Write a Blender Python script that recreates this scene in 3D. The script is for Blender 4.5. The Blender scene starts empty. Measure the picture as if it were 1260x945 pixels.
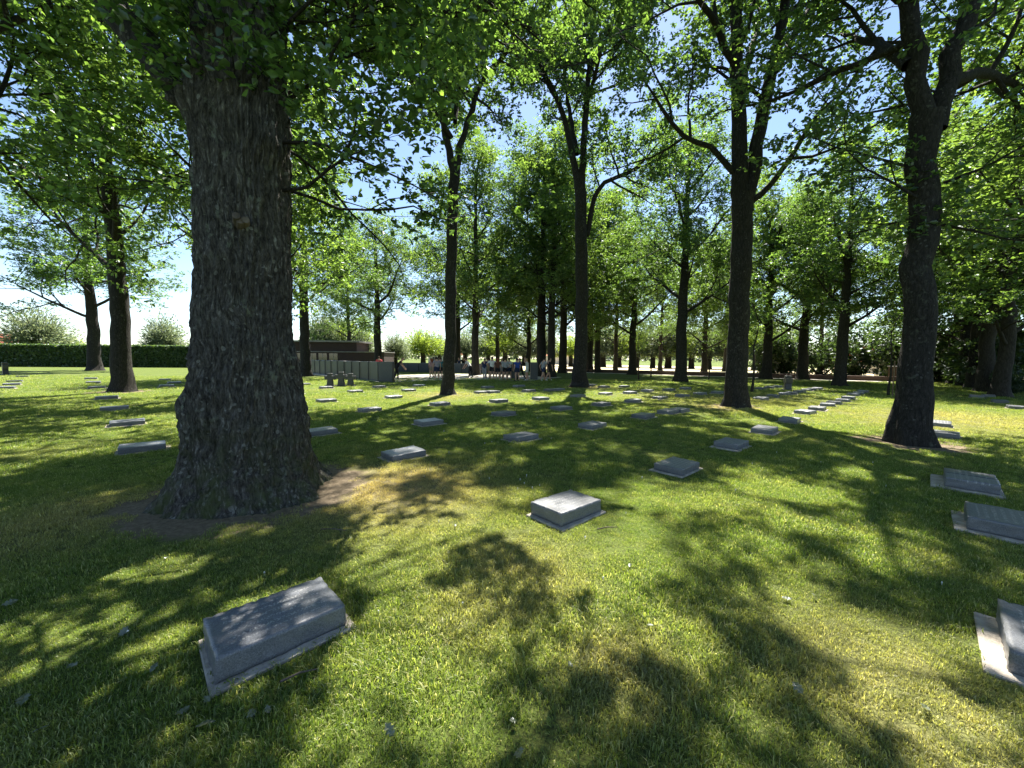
import bpy, bmesh, math, random
import numpy as np
from mathutils import Matrix, Vector

R = math.radians
S = bpy.context.scene
COL = S.collection

# ------------------------------------------------------------------ camera
FPX, W0, H0 = 475.0, 1260.0, 945.0          # focal length in photo pixels
EYE = 1.6
PITCH = math.atan((472.5 - 441.0) / FPX)
ROLL = R(0.43)
cam_d = bpy.data.cameras.new('camera')
cam = bpy.data.objects.new('camera', cam_d)
COL.objects.link(cam)
cam_d.sensor_fit = 'HORIZONTAL'
cam_d.sensor_width = 36.0
cam_d.lens = FPX / W0 * 36.0
cam_d.clip_start = 0.05
cam_d.clip_end = 3000.0
CM = Matrix.Translation((0, 0, EYE)) @ Matrix.Rotation(math.pi / 2 - PITCH, 4, 'X') @ Matrix.Rotation(ROLL, 4, 'Z')
cam.matrix_world = CM
S.camera = cam

# ------------------------------------------------------------------ light
SUN_EL, SUN_AZ = 56.0, 11.0                  # azimuth: degrees to the right of the view direction
sun_dir = Vector((math.sin(R(SUN_AZ)) * math.cos(R(SUN_EL)), math.cos(R(SUN_AZ)) * math.cos(R(SUN_EL)), math.sin(R(SUN_EL))))
world = bpy.data.worlds.new('World')
S.world = world
world.use_nodes = True
wn = world.node_tree
sky = wn.nodes.new('ShaderNodeTexSky')
sky.sky_type = 'NISHITA'
sky.sun_disc = False
sky.sun_elevation = R(SUN_EL)
sky.sun_rotation = R(SUN_AZ)
sky.air_density = 0.9
sky.dust_density = 0.2
sky.ozone_density = 1.4
bg = wn.nodes['Background']
bg.inputs['Strength'].default_value = 0.058
wn.links.new(sky.outputs['Color'], bg.inputs['Color'])
sl = bpy.data.lights.new('sun', 'SUN')
sl.energy = 5.0
sl.angle = R(0.45)
sl.color = (1.0, 0.94, 0.84)
sun = bpy.data.objects.new('sun', sl)
sun.rotation_euler = sun_dir.to_track_quat('Z', 'Y').to_euler()
sun.location = (20, 100, 120)
COL.objects.link(sun)
S.view_settings.view_transform = 'Standard'
S.view_settings.look = 'None'
S.view_settings.gamma = 1.0
S.view_settings.exposure = 2.1
S.render.engine = 'CYCLES'
S.cycles.use_denoising = True
S.cycles.denoising_input_passes = 'RGB_ALBEDO_NORMAL'
S.cycles.max_bounces = 8
S.cycles.diffuse_bounces = 4
S.cycles.transmission_bounces = 4
S.cycles.glossy_bounces = 2
S.cycles.sample_clamp_indirect = 8.0


# ------------------------------------------------------------------ helpers
def ray(x, y):
    d = Vector(((x - W0 / 2) / FPX, -(y - H0 / 2) / FPX, -1.0))
    return (CM.to_3x3() @ d)


def G(x, y, z=0.0):
    d = ray(x, y)
    t = (z - EYE) / d.z
    return Vector((d.x * t, d.y * t, z))


def at(x, y, Y):
    d = ray(x, y)
    t = Y / d.y
    return Vector((d.x * t, Y, EYE + d.z * t))


def tag(o, label=None, cat=None, group=None, kind=None):
    if label: o['label'] = label
    if cat: o['category'] = cat
    if group: o['group'] = group
    if kind: o['kind'] = kind
    return o


def empty(name, loc=(0, 0, 0), rz=0.0):
    o = bpy.data.objects.new(name, None)
    o.empty_display_size = 0.2
    o.location = loc
    o.rotation_euler = (0, 0, rz)
    COL.objects.link(o)
    return o


def link(name, me, parent=None, mats=None):
    o = bpy.data.objects.new(name, me)
    COL.objects.link(o)
    if parent is not None:
        o.parent = parent
    if mats is not None and len(me.materials) == 0:
        for m in (mats if isinstance(mats, (list, tuple)) else [mats]):
            me.materials.append(m)
    return o


def mesh_np(name, verts, faces, smooth=False):
    """faces: list of (n,k) int arrays"""
    me = bpy.data.meshes.new(name)
    verts = np.asarray(verts, dtype=np.float32)
    me.vertices.add(len(verts))
    me.vertices.foreach_set('co', verts.ravel())
    fl = [np.asarray(f, dtype=np.int32) for f in faces if len(f)]
    loops = np.concatenate([f.ravel() for f in fl])
    tot = np.concatenate([np.full(len(f), f.shape[1], dtype=np.int32) for f in fl])
    start = np.concatenate([[0], np.cumsum(tot)[:-1]]).astype(np.int32)
    me.loops.add(len(loops))
    me.loops.foreach_set('vertex_index', loops)
    me.polygons.add(len(tot))
    me.polygons.foreach_set('loop_start', start)
    if smooth:
        me.polygons.foreach_set('use_smooth', np.ones(len(tot), dtype=bool))
    me.update(calc_edges=True)
    return me


def hash3(ix, iy, iz, seed):
    h = (ix.astype(np.int64) * 374761393 + iy.astype(np.int64) * 668265263 + iz.astype(np.int64) * 2147483647 + seed * 974634777) & 0xffffffff
    h = ((h ^ (h >> 13)) * 1274126177) & 0xffffffff
    h = h ^ (h >> 16)
    return (h & 0xffffff).astype(np.float64) / 0xffffff


def vnoise(x, y, z, seed=0):
    x, y, z = np.broadcast_arrays(np.asarray(x, float), np.asarray(y, float), np.asarray(z, float))
    ix, iy, iz = np.floor(x), np.floor(y), np.floor(z)
    fx, fy, fz = x - ix, y - iy, z - iz
    fx, fy, fz = [f * f * f * (f * (f * 6 - 15) + 10) for f in (fx, fy, fz)]
    out = 0
    for dx in (0, 1):
        for dy in (0, 1):
            for dz in (0, 1):
                w = (fx if dx else 1 - fx) * (fy if dy else 1 - fy) * (fz if dz else 1 - fz)
                out = out + w * hash3(ix + dx, iy + dy, iz + dz, seed)
    return out * 2 - 1


def fbm(x, y, z, seed=0, octv=4):
    a, s, o = 1.0, 1.0, 0
    for k in range(octv):
        o = o + a * vnoise(x * s, y * s, z * s, seed + k)
        a *= 0.5
        s *= 2.03
    return o


class MB:
    """collects boxes / tubes as one mesh"""
    def __init__(self):
        self.v, self.f = [], []

    def add(self, v, f):
        n = len(self.v)
        self.v += [tuple(p) for p in v]
        self.f += [tuple(i + n for i in q) for q in f]

    def box(self, x0, x1, y0, y1, z0, z1, M=None):
        v = [Vector((x, y, z)) for x in (x0, x1) for y in (y0, y1) for z in (z0, z1)]
        if M is not None:
            v = [M @ p for p in v]
        self.add(v, [(0, 1, 3, 2), (4, 6, 7, 5), (0, 4, 5, 1), (2, 3, 7, 6), (0, 2, 6, 4), (1, 5, 7, 3)])

    def prism(self, pts, y0, y1):
        n = len(pts)
        self.add([(x, y0, z) for x, z in pts] + [(x, y1, z) for x, z in pts],
                 [tuple(range(n)), tuple(range(2 * n - 1, n - 1, -1))] + [(i, i + n, (i + 1) % n + n, (i + 1) % n) for i in range(n)])

    def tube(self, pts, rad, sides=8):
        pts = [Vector(p) for p in pts]
        rings = []
        ref = Vector((1, 0, 0))
        vs, fs = [], []
        for i, p in enumerate(pts):
            d = (pts[min(i + 1, len(pts) - 1)] - pts[max(i - 1, 0)]).normalized()
            a = ref - d * ref.dot(d)
            if a.length < 1e-3:
                a = Vector((0, 1, 0)) - d * d.y
            a.normalize()
            b = d.cross(a)
            for k in range(sides):
                t = 2 * math.pi * k / sides
                vs.append(p + (a * math.cos(t) + b * math.sin(t)) * rad[i])
        for i in range(len(pts) - 1):
            for k in range(sides):
                k2 = (k + 1) % sides
                fs.append((i * sides + k, i * sides + k2, (i + 1) * sides + k2, (i + 1) * sides + k))
        fs.append(tuple(range(sides))[::-1])
        m = (len(pts) - 1) * sides
        fs.append(tuple(range(m, m + sides)))
        self.add(vs, fs)

    def mesh(self, name, bevel=0.0, seg=1, smooth=False):
        me = bpy.data.meshes.new(name)
        me.from_pydata(self.v, [], self.f)
        bm = bmesh.new()
        bm.from_mesh(me)
        bmesh.ops.recalc_face_normals(bm, faces=bm.faces)
        if bevel:
            bmesh.ops.bevel(bm, geom=list(bm.edges), offset=bevel, segments=seg, affect='EDGES', profile=0.5)
        bm.to_mesh(me)
        bm.free()
        if smooth:
            me.polygons.foreach_set('use_smooth', np.ones(len(me.polygons), dtype=bool))
        return me

    def build(self, name, mat, parent=None, bevel=0.0, seg=1, smooth=False):
        return link(name, self.mesh(name, bevel, seg, smooth), parent, mat)


# ------------------------------------------------------------------ materials
def new_mat(name):
    m = bpy.data.materials.new(name)
    m.use_nodes = True
    nt = m.node_tree
    nt.nodes.clear()
    out = nt.nodes.new('ShaderNodeOutputMaterial')
    return m, nt, out


def N(nt, t, **kw):
    n = nt.nodes.new(t)
    for k, v in kw.items():
        setattr(n, k, v)
    return n


def setin(n, **kw):
    for k, v in kw.items():
        n.inputs[k.replace('_', ' ')].default_value = v
    return n


def ramp(nt, fac, stops, interp='LINEAR'):
    r = N(nt, 'ShaderNodeValToRGB')
    cr = r.color_ramp
    cr.interpolation = interp
    while len(cr.elements) > len(stops):
        cr.elements.remove(cr.elements[-1])
    while len(cr.elements) < len(stops):
        cr.elements.new(0.5)
    for e, (p, c) in zip(cr.elements, stops):
        e.position = p
        e.color = (c[0], c[1], c[2], 1)
    nt.links.new(fac, r.inputs['Fac'])
    return r.outputs['Color']


def mixc(nt, fac, a, b, blend='MIX'):
    m = N(nt, 'ShaderNodeMix', data_type='RGBA', blend_type=blend)
    for sock, val in ((m.inputs[0], fac), (m.inputs[6], a), (m.inputs[7], b)):
        if isinstance(val, (int, float)):
            sock.default_value = val
        elif isinstance(val, tuple):
            sock.default_value = (val[0], val[1], val[2], 1)
        else:
            nt.links.new(val, sock)
    return m.outputs[2]


def mathn(nt, op, a, b=None, c=None, clamp=False):
    m = N(nt, 'ShaderNodeMath', operation=op)
    m.use_clamp = clamp
    for i, v in enumerate((a, b, c)):
        if v is None: continue
        if isinstance(v, (int, float)):
            m.inputs[i].default_value = v
        else:
            nt.links.new(v, m.inputs[i])
    return m.outputs[0]


def noise(nt, vec, scale, detail=4.0, rough=0.55, dist=0.0):
    n = N(nt, 'ShaderNodeTexNoise')
    setin(n, Scale=scale, Detail=detail, Roughness=rough, Distortion=dist)
    if vec is not None:
        nt.links.new(vec, n.inputs['Vector'])
    return n.outputs['Fac']


def mapping(nt, vec, scale=(1, 1, 1), loc=(0, 0, 0), rot=(0, 0, 0)):
    m = N(nt, 'ShaderNodeMapping')
    m.inputs['Scale'].default_value = scale
    m.inputs['Location'].default_value = loc
    m.inputs['Rotation'].default_value = rot
    nt.links.new(vec, m.inputs['Vector'])
    return m.outputs[0]


def simple_mat(name, col, rough=0.7, var=0.25, scale=6.0, bump=0.3, spec=0.3):
    m, nt, out = new_mat(name)
    tc = N(nt, 'ShaderNodeTexCoord')
    f = noise(nt, tc.outputs['Object'], scale, 6)
    a = tuple(c * (1 - var) for c in col)
    b = tuple(min(1, c * (1 + var)) for c in col)
    c = ramp(nt, f, [(0.3, a), (0.7, b)])
    p = N(nt, 'ShaderNodeBsdfPrincipled')
    setin(p, Roughness=rough)
    p.inputs['Specular IOR Level'].default_value = spec
    nt.links.new(c, p.inputs['Base Color'])
    if bump:
        bn = N(nt, 'ShaderNodeBump')
        setin(bn, Strength=bump, Distance=0.02)
        nt.links.new(noise(nt, tc.outputs['Object'], scale * 5, 4), bn.inputs['Height'])
        nt.links.new(bn.outputs[0], p.inputs['Normal'])
    nt.links.new(p.outputs[0], out.inputs['Surface'])
    return m


def leaf_mat(name, dif, tra, gloss=0.06, var=0.35, tmix=0.5):
    m, nt, out = new_mat(name)
    geo = N(nt, 'ShaderNodeNewGeometry')
    rnd = geo.outputs['Random Per Island']
    lo, hi = 1 - var, 1 + var
    dc = ramp(nt, rnd, [(0.0, (dif[0] * lo, dif[1] * lo, dif[2] * lo)), (0.6, dif), (1.0, (dif[0] * hi * 1.15, dif[1] * hi, dif[2] * hi * 0.9))])
    tcn = ramp(nt, rnd, [(0.0, (tra[0] * lo, tra[1] * lo, tra[2] * lo)), (0.6, tra), (1.0, (tra[0] * hi * 1.15, tra[1] * hi, tra[2] * hi * 0.9))])
    d = N(nt, 'ShaderNodeBsdfDiffuse')
    t = N(nt, 'ShaderNodeBsdfTranslucent')
    g = N(nt, 'ShaderNodeBsdfGlossy')
    g.inputs['Roughness'].default_value = 0.42
    g.inputs['Color'].default_value = (0.9, 0.95, 1.0, 1)
    nt.links.new(dc, d.inputs['Color'])
    nt.links.new(tcn, t.inputs['Color'])
    m1 = N(nt, 'ShaderNodeMixShader')
    m1.inputs[0].default_value = tmix
    nt.links.new(d.outputs[0], m1.inputs[1])
    nt.links.new(t.outputs[0], m1.inputs[2])
    m2 = N(nt, 'ShaderNodeMixShader')
    m2.inputs[0].default_value = gloss
    nt.links.new(m1.outputs[0], m2.inputs[1])
    nt.links.new(g.outputs[0], m2.inputs[2])
    nt.links.new(m2.outputs[0], out.inputs['Surface'])
    return m


def bark_mat(name, dark, mid, light, ridge=7.0, lichen=0.0, moss=False, bump=0.9, dist=0.05):
    m, nt, out = new_mat(name)
    tc = N(nt, 'ShaderNodeTexCoord')
    ob = tc.outputs['Object']
    wob = N(nt, 'ShaderNodeTexNoise')
    setin(wob, Scale=1.6, Detail=3.0)
    nt.links.new(ob, wob.inputs['Vector'])
    wv = N(nt, 'ShaderNodeVectorMath', operation='MULTIPLY_ADD')
    nt.links.new(wob.outputs['Color'], wv.inputs[0])
    wv.inputs[1].default_value = (0.35, 0.35, 0.35)
    nt.links.new(ob, wv.inputs[2])
    st = mapping(nt, wv.outputs[0], (1, 1, 0.17))
    v = N(nt, 'ShaderNodeTexVoronoi', feature='DISTANCE_TO_EDGE')
    setin(v, Scale=ridge * 2.4)
    nt.links.new(st, v.inputs['Vector'])
    rid = ramp(nt, v.outputs['Distance'], [(0.0, (0, 0, 0)), (0.3, (1, 1, 1))])
    n1 = noise(nt, mapping(nt, wv.outputs[0], (1, 1, 0.16)), ridge * 4.0, 8, 0.7)
    n2 = noise(nt, mapping(nt, ob, (1, 1, 0.6)), ridge * 6.0, 5, 0.7)
    h = mathn(nt, 'ADD', mathn(nt, 'ADD', mathn(nt, 'MULTIPLY', rid, 0.12), mathn(nt, 'MULTIPLY', n1, 0.75)), mathn(nt, 'MULTIPLY', n2, 0.35))
    c = ramp(nt, h, [(0.48, dark), (0.68, mid), (0.86, light)])
    big = noise(nt, ob, 1.3, 4)
    c = mixc(nt, mathn(nt, 'MULTIPLY', big, 0.45), c, dark)
    if lichen:
        ln = noise(nt, ob, 9.0, 5, 0.7)
        lm = ramp(nt, ln, [(0.56, (0, 0, 0)), (0.66, (1, 1, 1))])
        ln2 = noise(nt, ob, 1.7, 2)
        lm2 = mathn(nt, 'MULTIPLY', lm, ramp(nt, ln2, [(0.45, (0, 0, 0)), (0.62, (1, 1, 1))]))
        c = mixc(nt, mathn(nt, 'MULTIPLY', lm2, lichen), c, (0.17, 0.19, 0.14))
        vd = N(nt, 'ShaderNodeTexVoronoi')
        setin(vd, Scale=13.0)
        nt.links.new(wv.outputs[0], vd.inputs['Vector'])
        spk = mathn(nt, 'MULTIPLY', mathn(nt, 'LESS_THAN', vd.outputs['Distance'], 0.24), mathn(nt, 'GREATER_THAN', noise(nt, ob, 4.0, 2), 0.55))
        c = mixc(nt, mathn(nt, 'MULTIPLY', mathn(nt, 'MULTIPLY', spk, noise(nt, ob, 60.0, 3, 0.8)), 0.6 * lichen), c, (0.42, 0.43, 0.39))
    if moss:
        sp = N(nt, 'ShaderNodeSeparateXYZ')
        nt.links.new(ob, sp.inputs[0])
        zr = N(nt, 'ShaderNodeMapRange')
        setin(zr, From_Min=0.0, From_Max=1.1, To_Min=0.95, To_Max=0.0)
        nt.links.new(sp.outputs['Z'], zr.inputs['Value'])
        mn = ramp(nt, noise(nt, ob, 5.0, 5, 0.65), [(0.42, (0, 0, 0)), (0.62, (1, 1, 1))])
        c = mixc(nt, mathn(nt, 'MULTIPLY', mathn(nt, 'MULTIPLY', mn, zr.outputs[0]), 0.75), c, (0.065, 0.085, 0.022))
    p = N(nt, 'ShaderNodeBsdfPrincipled')
    setin(p, Roughness=0.9)
    p.inputs['Specular IOR Level'].default_value = 0.2
    nt.links.new(c, p.inputs['Base Color'])
    bn = N(nt, 'ShaderNodeBump')
    setin(bn, Strength=bump, Distance=dist)
    nt.links.new(h, bn.inputs['Height'])
    nt.links.new(bn.outputs[0], p.inputs['Normal'])
    nt.links.new(p.outputs[0], out.inputs['Surface'])
    return m


M = {}
M['bark_big'] = bark_mat('oak_bark_mossy', (0.022, 0.02, 0.017), (0.115, 0.108, 0.094), (0.38, 0.37, 0.33), ridge=10, lichen=0.9, moss=True, bump=1.0, dist=0.035)
M['bark'] = bark_mat('oak_bark', (0.012, 0.011, 0.0095), (0.038, 0.035, 0.031), (0.085, 0.08, 0.07), ridge=9, lichen=0.35, moss=False, bump=0.9, dist=0.04)
M['bark_far'] = bark_mat('oak_bark_grey', (0.018, 0.016, 0.013), (0.048, 0.043, 0.036), (0.09, 0.082, 0.07), ridge=6, bump=0.6, dist=0.04)
M['leaf'] = leaf_mat('oak_leaf', (0.040, 0.084, 0.028), (0.17, 0.315, 0.042), gloss=0.05, var=0.55, tmix=0.52)
M['leaf_b'] = leaf_mat('oak_leaf_light', (0.050, 0.098, 0.032), (0.22, 0.37, 0.05), gloss=0.04, var=0.45)
M['leaf_dark'] = leaf_mat('evergreen_leaf', (0.03, 0.055, 0.018), (0.06, 0.11, 0.02), gloss=0.05)
M['willow'] = leaf_mat('willow_leaf', (0.10, 0.135, 0.075), (0.20, 0.26, 0.12), gloss=0.05)
M['lime'] = leaf_mat('yellow_green_leaf', (0.13, 0.20, 0.03), (0.30, 0.42, 0.05), gloss=0.04)
M['hedge_leaf'] = leaf_mat('hedge_leaf', (0.06, 0.11, 0.035), (0.13, 0.22, 0.045), gloss=0.05)
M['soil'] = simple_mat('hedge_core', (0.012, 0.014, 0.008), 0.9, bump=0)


def lawn_colour(nt, dry_socket):
    """green lawn with drier straw patches, from world position"""
    geo = N(nt, 'ShaderNodeNewGeometry')
    pos = geo.outputs['Position']
    a = noise(nt, pos, 0.55, 4, 0.6)
    b = noise(nt, pos, 3.3, 4, 0.6)
    g = ramp(nt, b, [(0.25, (0.090, 0.155, 0.024)), (0.55, (0.150, 0.215, 0.036)), (0.8, (0.225, 0.265, 0.055))])
    s = mathn(nt, 'ADD', a, mathn(nt, 'MULTIPLY', b, 0.35))
    dm = ramp(nt, s, [(0.68, (0, 0, 0)), (0.9, (1, 1, 1))])
    dm = mathn(nt, 'ADD', mathn(nt, 'MULTIPLY', dm, 0.22), dry_socket, clamp=True)
    return mixc(nt, dm, g, (0.40, 0.325, 0.165)), pos


def ground_mat():
    m, nt, out = new_mat('lawn_ground')
    at_ = N(nt, 'ShaderNodeAttribute', attribute_name='dry')
    ab = N(nt, 'ShaderNodeAttribute', attribute_name='bare')
    c, pos = lawn_colour(nt, at_.outputs['Fac'])
    fine = noise(nt, pos, 55.0, 5, 0.7)
    c = mixc(nt, ramp(nt, fine, [(0.38, (0.85, 0.85, 0.85)), (0.66, (0.1, 0.1, 0.1))]), c, (0.04, 0.042, 0.018))
    soil = ramp(nt, noise(nt, pos, 18.0, 6, 0.7), [(0.3, (0.10, 0.078, 0.052)), (0.7, (0.27, 0.215, 0.145))])
    bm_ = mathn(nt, 'ADD', ab.outputs['Fac'], mathn(nt, 'MULTIPLY', mathn(nt, 'SUBTRACT', noise(nt, pos, 4.0, 5, 0.7), 0.5), 1.0))
    bm_ = ramp(nt, bm_, [(0.42, (0, 0, 0)), (0.62, (1, 1, 1))])
    c = mixc(nt, bm_, c, soil)
    p = N(nt, 'ShaderNodeBsdfPrincipled')
    setin(p, Roughness=0.95)
    p.inputs['Specular IOR Level'].default_value = 0.1
    nt.links.new(c, p.inputs['Base Color'])
    bn = N(nt, 'ShaderNodeBump')
    setin(bn, Strength=0.9, Distance=0.03)
    nt.links.new(mathn(nt, 'ADD', fine, mathn(nt, 'MULTIPLY', noise(nt, pos, 9.0, 4), 1.5)), bn.inputs['Height'])
    nt.links.new(bn.outputs[0], p.inputs['Normal'])
    nt.links.new(p.outputs[0], out.inputs['Surface'])
    return m


def blade_mat():
    m, nt, out = new_mat('grass_blade')
    a = N(nt, 'ShaderNodeAttribute', attribute_name='dry', attribute_type='INSTANCER')
    geo = N(nt, 'ShaderNodeNewGeometry')
    oi = N(nt, 'ShaderNodeObjectInfo')
    rnd = mathn(nt, 'FRACT', mathn(nt, 'ADD', geo.outputs['Random Per Island'], oi.outputs['Random']))
    c, pos = lawn_colour(nt, a.outputs['Fac'])
    c = mixc(nt, ramp(nt, rnd, [(0.82, (0, 0, 0)), (0.95, (0.7, 0.7, 0.7))]), c, (0.40, 0.37, 0.20))
    v = mathn(nt, 'ADD', mathn(nt, 'MULTIPLY', rnd, 0.7), 0.65)
    hs = N(nt, 'ShaderNodeHueSaturation')
    nt.links.new(v, hs.inputs['Value'])
    nt.links.new(c, hs.inputs['Color'])
    d = N(nt, 'ShaderNodeBsdfDiffuse')
    t = N(nt, 'ShaderNodeBsdfTranslucent')
    nt.links.new(hs.outputs[0], d.inputs['Color'])
    t2 = mixc(nt, 1.0, hs.outputs[0], (1.75, 1.75, 0.9), 'MULTIPLY')
    nt.links.new(t2, t.inputs['Color'])
    mx = N(nt, 'ShaderNodeMixShader')
    mx.inputs[0].default_value = 0.5
    nt.links.new(d.outputs[0], mx.inputs[1])
    nt.links.new(t.outputs[0], mx.inputs[2])
    g = N(nt, 'ShaderNodeBsdfGlossy')
    g.inputs['Roughness'].default_value = 0.45
    mg = N(nt, 'ShaderNodeMixShader')
    mg.inputs[0].default_value = 0.035
    nt.links.new(mx.outputs[0], mg.inputs[1])
    nt.links.new(g.outputs[0], mg.inputs[2])
    nt.links.new(mg.outputs[0], out.inputs['Surface'])
    return m


def granite_mat(name, base, lettering=True):
    m, nt, out = new_mat(name)
    tc = N(nt, 'ShaderNodeTexCoord')
    ob = tc.outputs['Object']
    oi = N(nt, 'ShaderNodeObjectInfo')
    off = N(nt, 'ShaderNodeVectorMath', operation='MULTIPLY_ADD')
    nt.links.new(oi.outputs['Random'], off.inputs[0])
    off.inputs[1].default_value = (37.0, 53.0, 11.0)
    nt.links.new(ob, off.inputs[2])
    pv = off.outputs[0]
    sp = noise(nt, pv, 150.0, 3, 0.8)
    bl = noise(nt, pv, 6.0, 5, 0.6)
    c = ramp(nt, sp, [(0.33, tuple(x * 0.45 for x in base)), (0.5, base), (0.68, tuple(x * 1.7 for x in base))])
    c = mixc(nt, ramp(nt, bl, [(0.45, (0, 0, 0)), (0.75, (0.5, 0.5, 0.5))]), c, tuple(x * f for x, f in zip(base, (1.5, 1.37, 1.12))))
    tint = N(nt, 'ShaderNodeMapRange')
    setin(tint, To_Min=0.8, To_Max=1.25)
    nt.links.new(oi.outputs['Random'], tint.inputs['Value'])
    hs = N(nt, 'ShaderNodeHueSaturation')
    nt.links.new(c, hs.inputs['Color'])
    nt.links.new(tint.outputs[0], hs.inputs['Value'])
    c = hs.outputs[0]
    hgt = mathn(nt, 'ADD', mathn(nt, 'MULTIPLY', sp, 0.5), noise(nt, pv, 30.0, 4))
    if lettering:
        # rows of worn, illegible carved letters on the top face
        s3 = N(nt, 'ShaderNodeSeparateXYZ')
        nt.links.new(ob, s3.inputs[0])
        row = mathn(nt, 'FRACT', mathn(nt, 'MULTIPLY', mathn(nt, 'ADD', s3.outputs['Y'], 0.5), 18.0))
        rowm = mathn(nt, 'MULTIPLY', mathn(nt, 'GREATER_THAN', row, 0.28), mathn(nt, 'LESS_THAN', row, 0.72))
        gl = N(nt, 'ShaderNodeTexNoise')
        setin(gl, Scale=1.0, Detail=2.0)
        nt.links.new(mapping(nt, pv, (95, 55, 1)), gl.inputs['Vector'])
        gm = mathn(nt, 'GREATER_THAN', gl.outputs['Fac'], 0.53)
        inside = mathn(nt, 'MULTIPLY', mathn(nt, 'LESS_THAN', mathn(nt, 'ABSOLUTE', s3.outputs['X']), 0.235), mathn(nt, 'LESS_THAN', mathn(nt, 'ABSOLUTE', s3.outputs['Y']), 0.14))
        top = mathn(nt, 'GREATER_THAN', s3.outputs['Z'], 0.092)
        let = mathn(nt, 'MULTIPLY', mathn(nt, 'MULTIPLY', rowm, gm), mathn(nt, 'MULTIPLY', inside, top))
        c = mixc(nt, mathn(nt, 'MULTIPLY', let, 0.55), c, (0.40, 0.40, 0.38))
        hgt = mathn(nt, 'SUBTRACT', hgt, mathn(nt, 'MULTIPLY', let, 1.0))
    p = N(nt, 'ShaderNodeBsdfPrincipled')
    setin(p, Roughness=0.4)
    p.inputs['Specular IOR Level'].default_value = 0.6
    nt.links.new(c, p.inputs['Base Color'])
    bn = N(nt, 'ShaderNodeBump')
    setin(bn, Strength=0.45, Distance=0.004)
    nt.links.new(hgt, bn.inputs['Height'])
    nt.links.new(bn.outputs[0], p.inputs['Normal'])
    nt.links.new(p.outputs[0], out.inputs['Surface'])
    return m


def brick_mat(name, c1, c2, mortar):
    m, nt, out = new_mat(name)
    tc = N(nt, 'ShaderNodeTexCoord')
    b = N(nt, 'ShaderNodeTexBrick')
    setin(b, Color1=(*c1, 1), Color2=(*c2, 1), Mortar=(*mortar, 1), Scale=4.4, Mortar_Size=0.02)
    nt.links.new(mapping(nt, tc.outputs['Object'], (1, 1, 1), rot=(R(90), 0, 0)), b.inputs['Vector'])
    f = noise(nt, tc.outputs['Object'], 3.0, 5)
    c = mixc(nt, mathn(nt, 'MULTIPLY', f, 0.6), b.outputs['Color'], tuple(x * 0.5 for x in c1))
    p = N(nt, 'ShaderNodeBsdfPrincipled')
    setin(p, Roughness=0.85)
    nt.links.new(c, p.inputs['Base Color'])
    bn = N(nt, 'ShaderNodeBump')
    setin(bn, Strength=0.5, Distance=0.01)
    nt.links.new(b.outputs['Fac'], bn.inputs['Height'])
    bn.invert = True
    nt.links.new(bn.outputs[0], p.inputs['Normal'])
    nt.links.new(p.outputs[0], out.inputs['Surface'])
    return m


M['ground'] = ground_mat()
M['blade'] = blade_mat()
M['granite'] = granite_mat('grave_granite', (0.108, 0.116, 0.130))
M['granite_dark'] = granite_mat('stele_granite', (0.036, 0.042, 0.045), lettering=False)
M['basalt'] = granite_mat('cross_basalt', (0.018, 0.019, 0.02), lettering=False)
M['slab'] = simple_mat('slab_concrete', (0.36, 0.32, 0.27), 0.9, 0.3, 14, 0.5)
M['paving'] = simple_mat('paving', (0.42, 0.38, 0.33), 0.9, 0.2, 2, 0.3)
M['straw'] = simple_mat('straw_field', (0.5, 0.42, 0.25), 0.95, 0.2, 0.5, 0.3)
M['brick'] = brick_mat('wall_brick', (0.075, 0.045, 0.03), (0.095, 0.055, 0.038), (0.09, 0.08, 0.07))
M['brick_dark'] = brick_mat('building_brick', (0.04, 0.02, 0.017), (0.055, 0.027, 0.022), (0.045, 0.04, 0.036))
M['roofing'] = simple_mat('flat_roof', (0.2, 0.19, 0.18), 0.7, 0.2, 2, 0.1)
M['white_wall'] = simple_mat('pale_render', (0.6, 0.57, 0.52), 0.9, 0.1, 1, 0.1)
M['roof_tile'] = simple_mat('red_tile', (0.42, 0.13, 0.08), 0.85, 0.2, 4, 0.4)
M['glass'] = simple_mat('dark_glass', (0.02, 0.022, 0.025), 0.08, 0.1, 1, 0, spec=0.8)
M['wood'] = simple_mat('stake_wood', (0.16, 0.11, 0.07), 0.85, 0.3, 9, 0.4)
M['root'] = simple_mat('root_wood', (0.11, 0.09, 0.07), 0.9, 0.4, 9, 0.6)
M['pale_leaf'] = leaf_mat('fallen_leaf', (0.13, 0.15, 0.07), (0.13, 0.16, 0.06), gloss=0.08)
M['flower'] = simple_mat('white_flower', (0.75, 0.74, 0.68), 0.8, 0.05, 20, 0)

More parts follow.
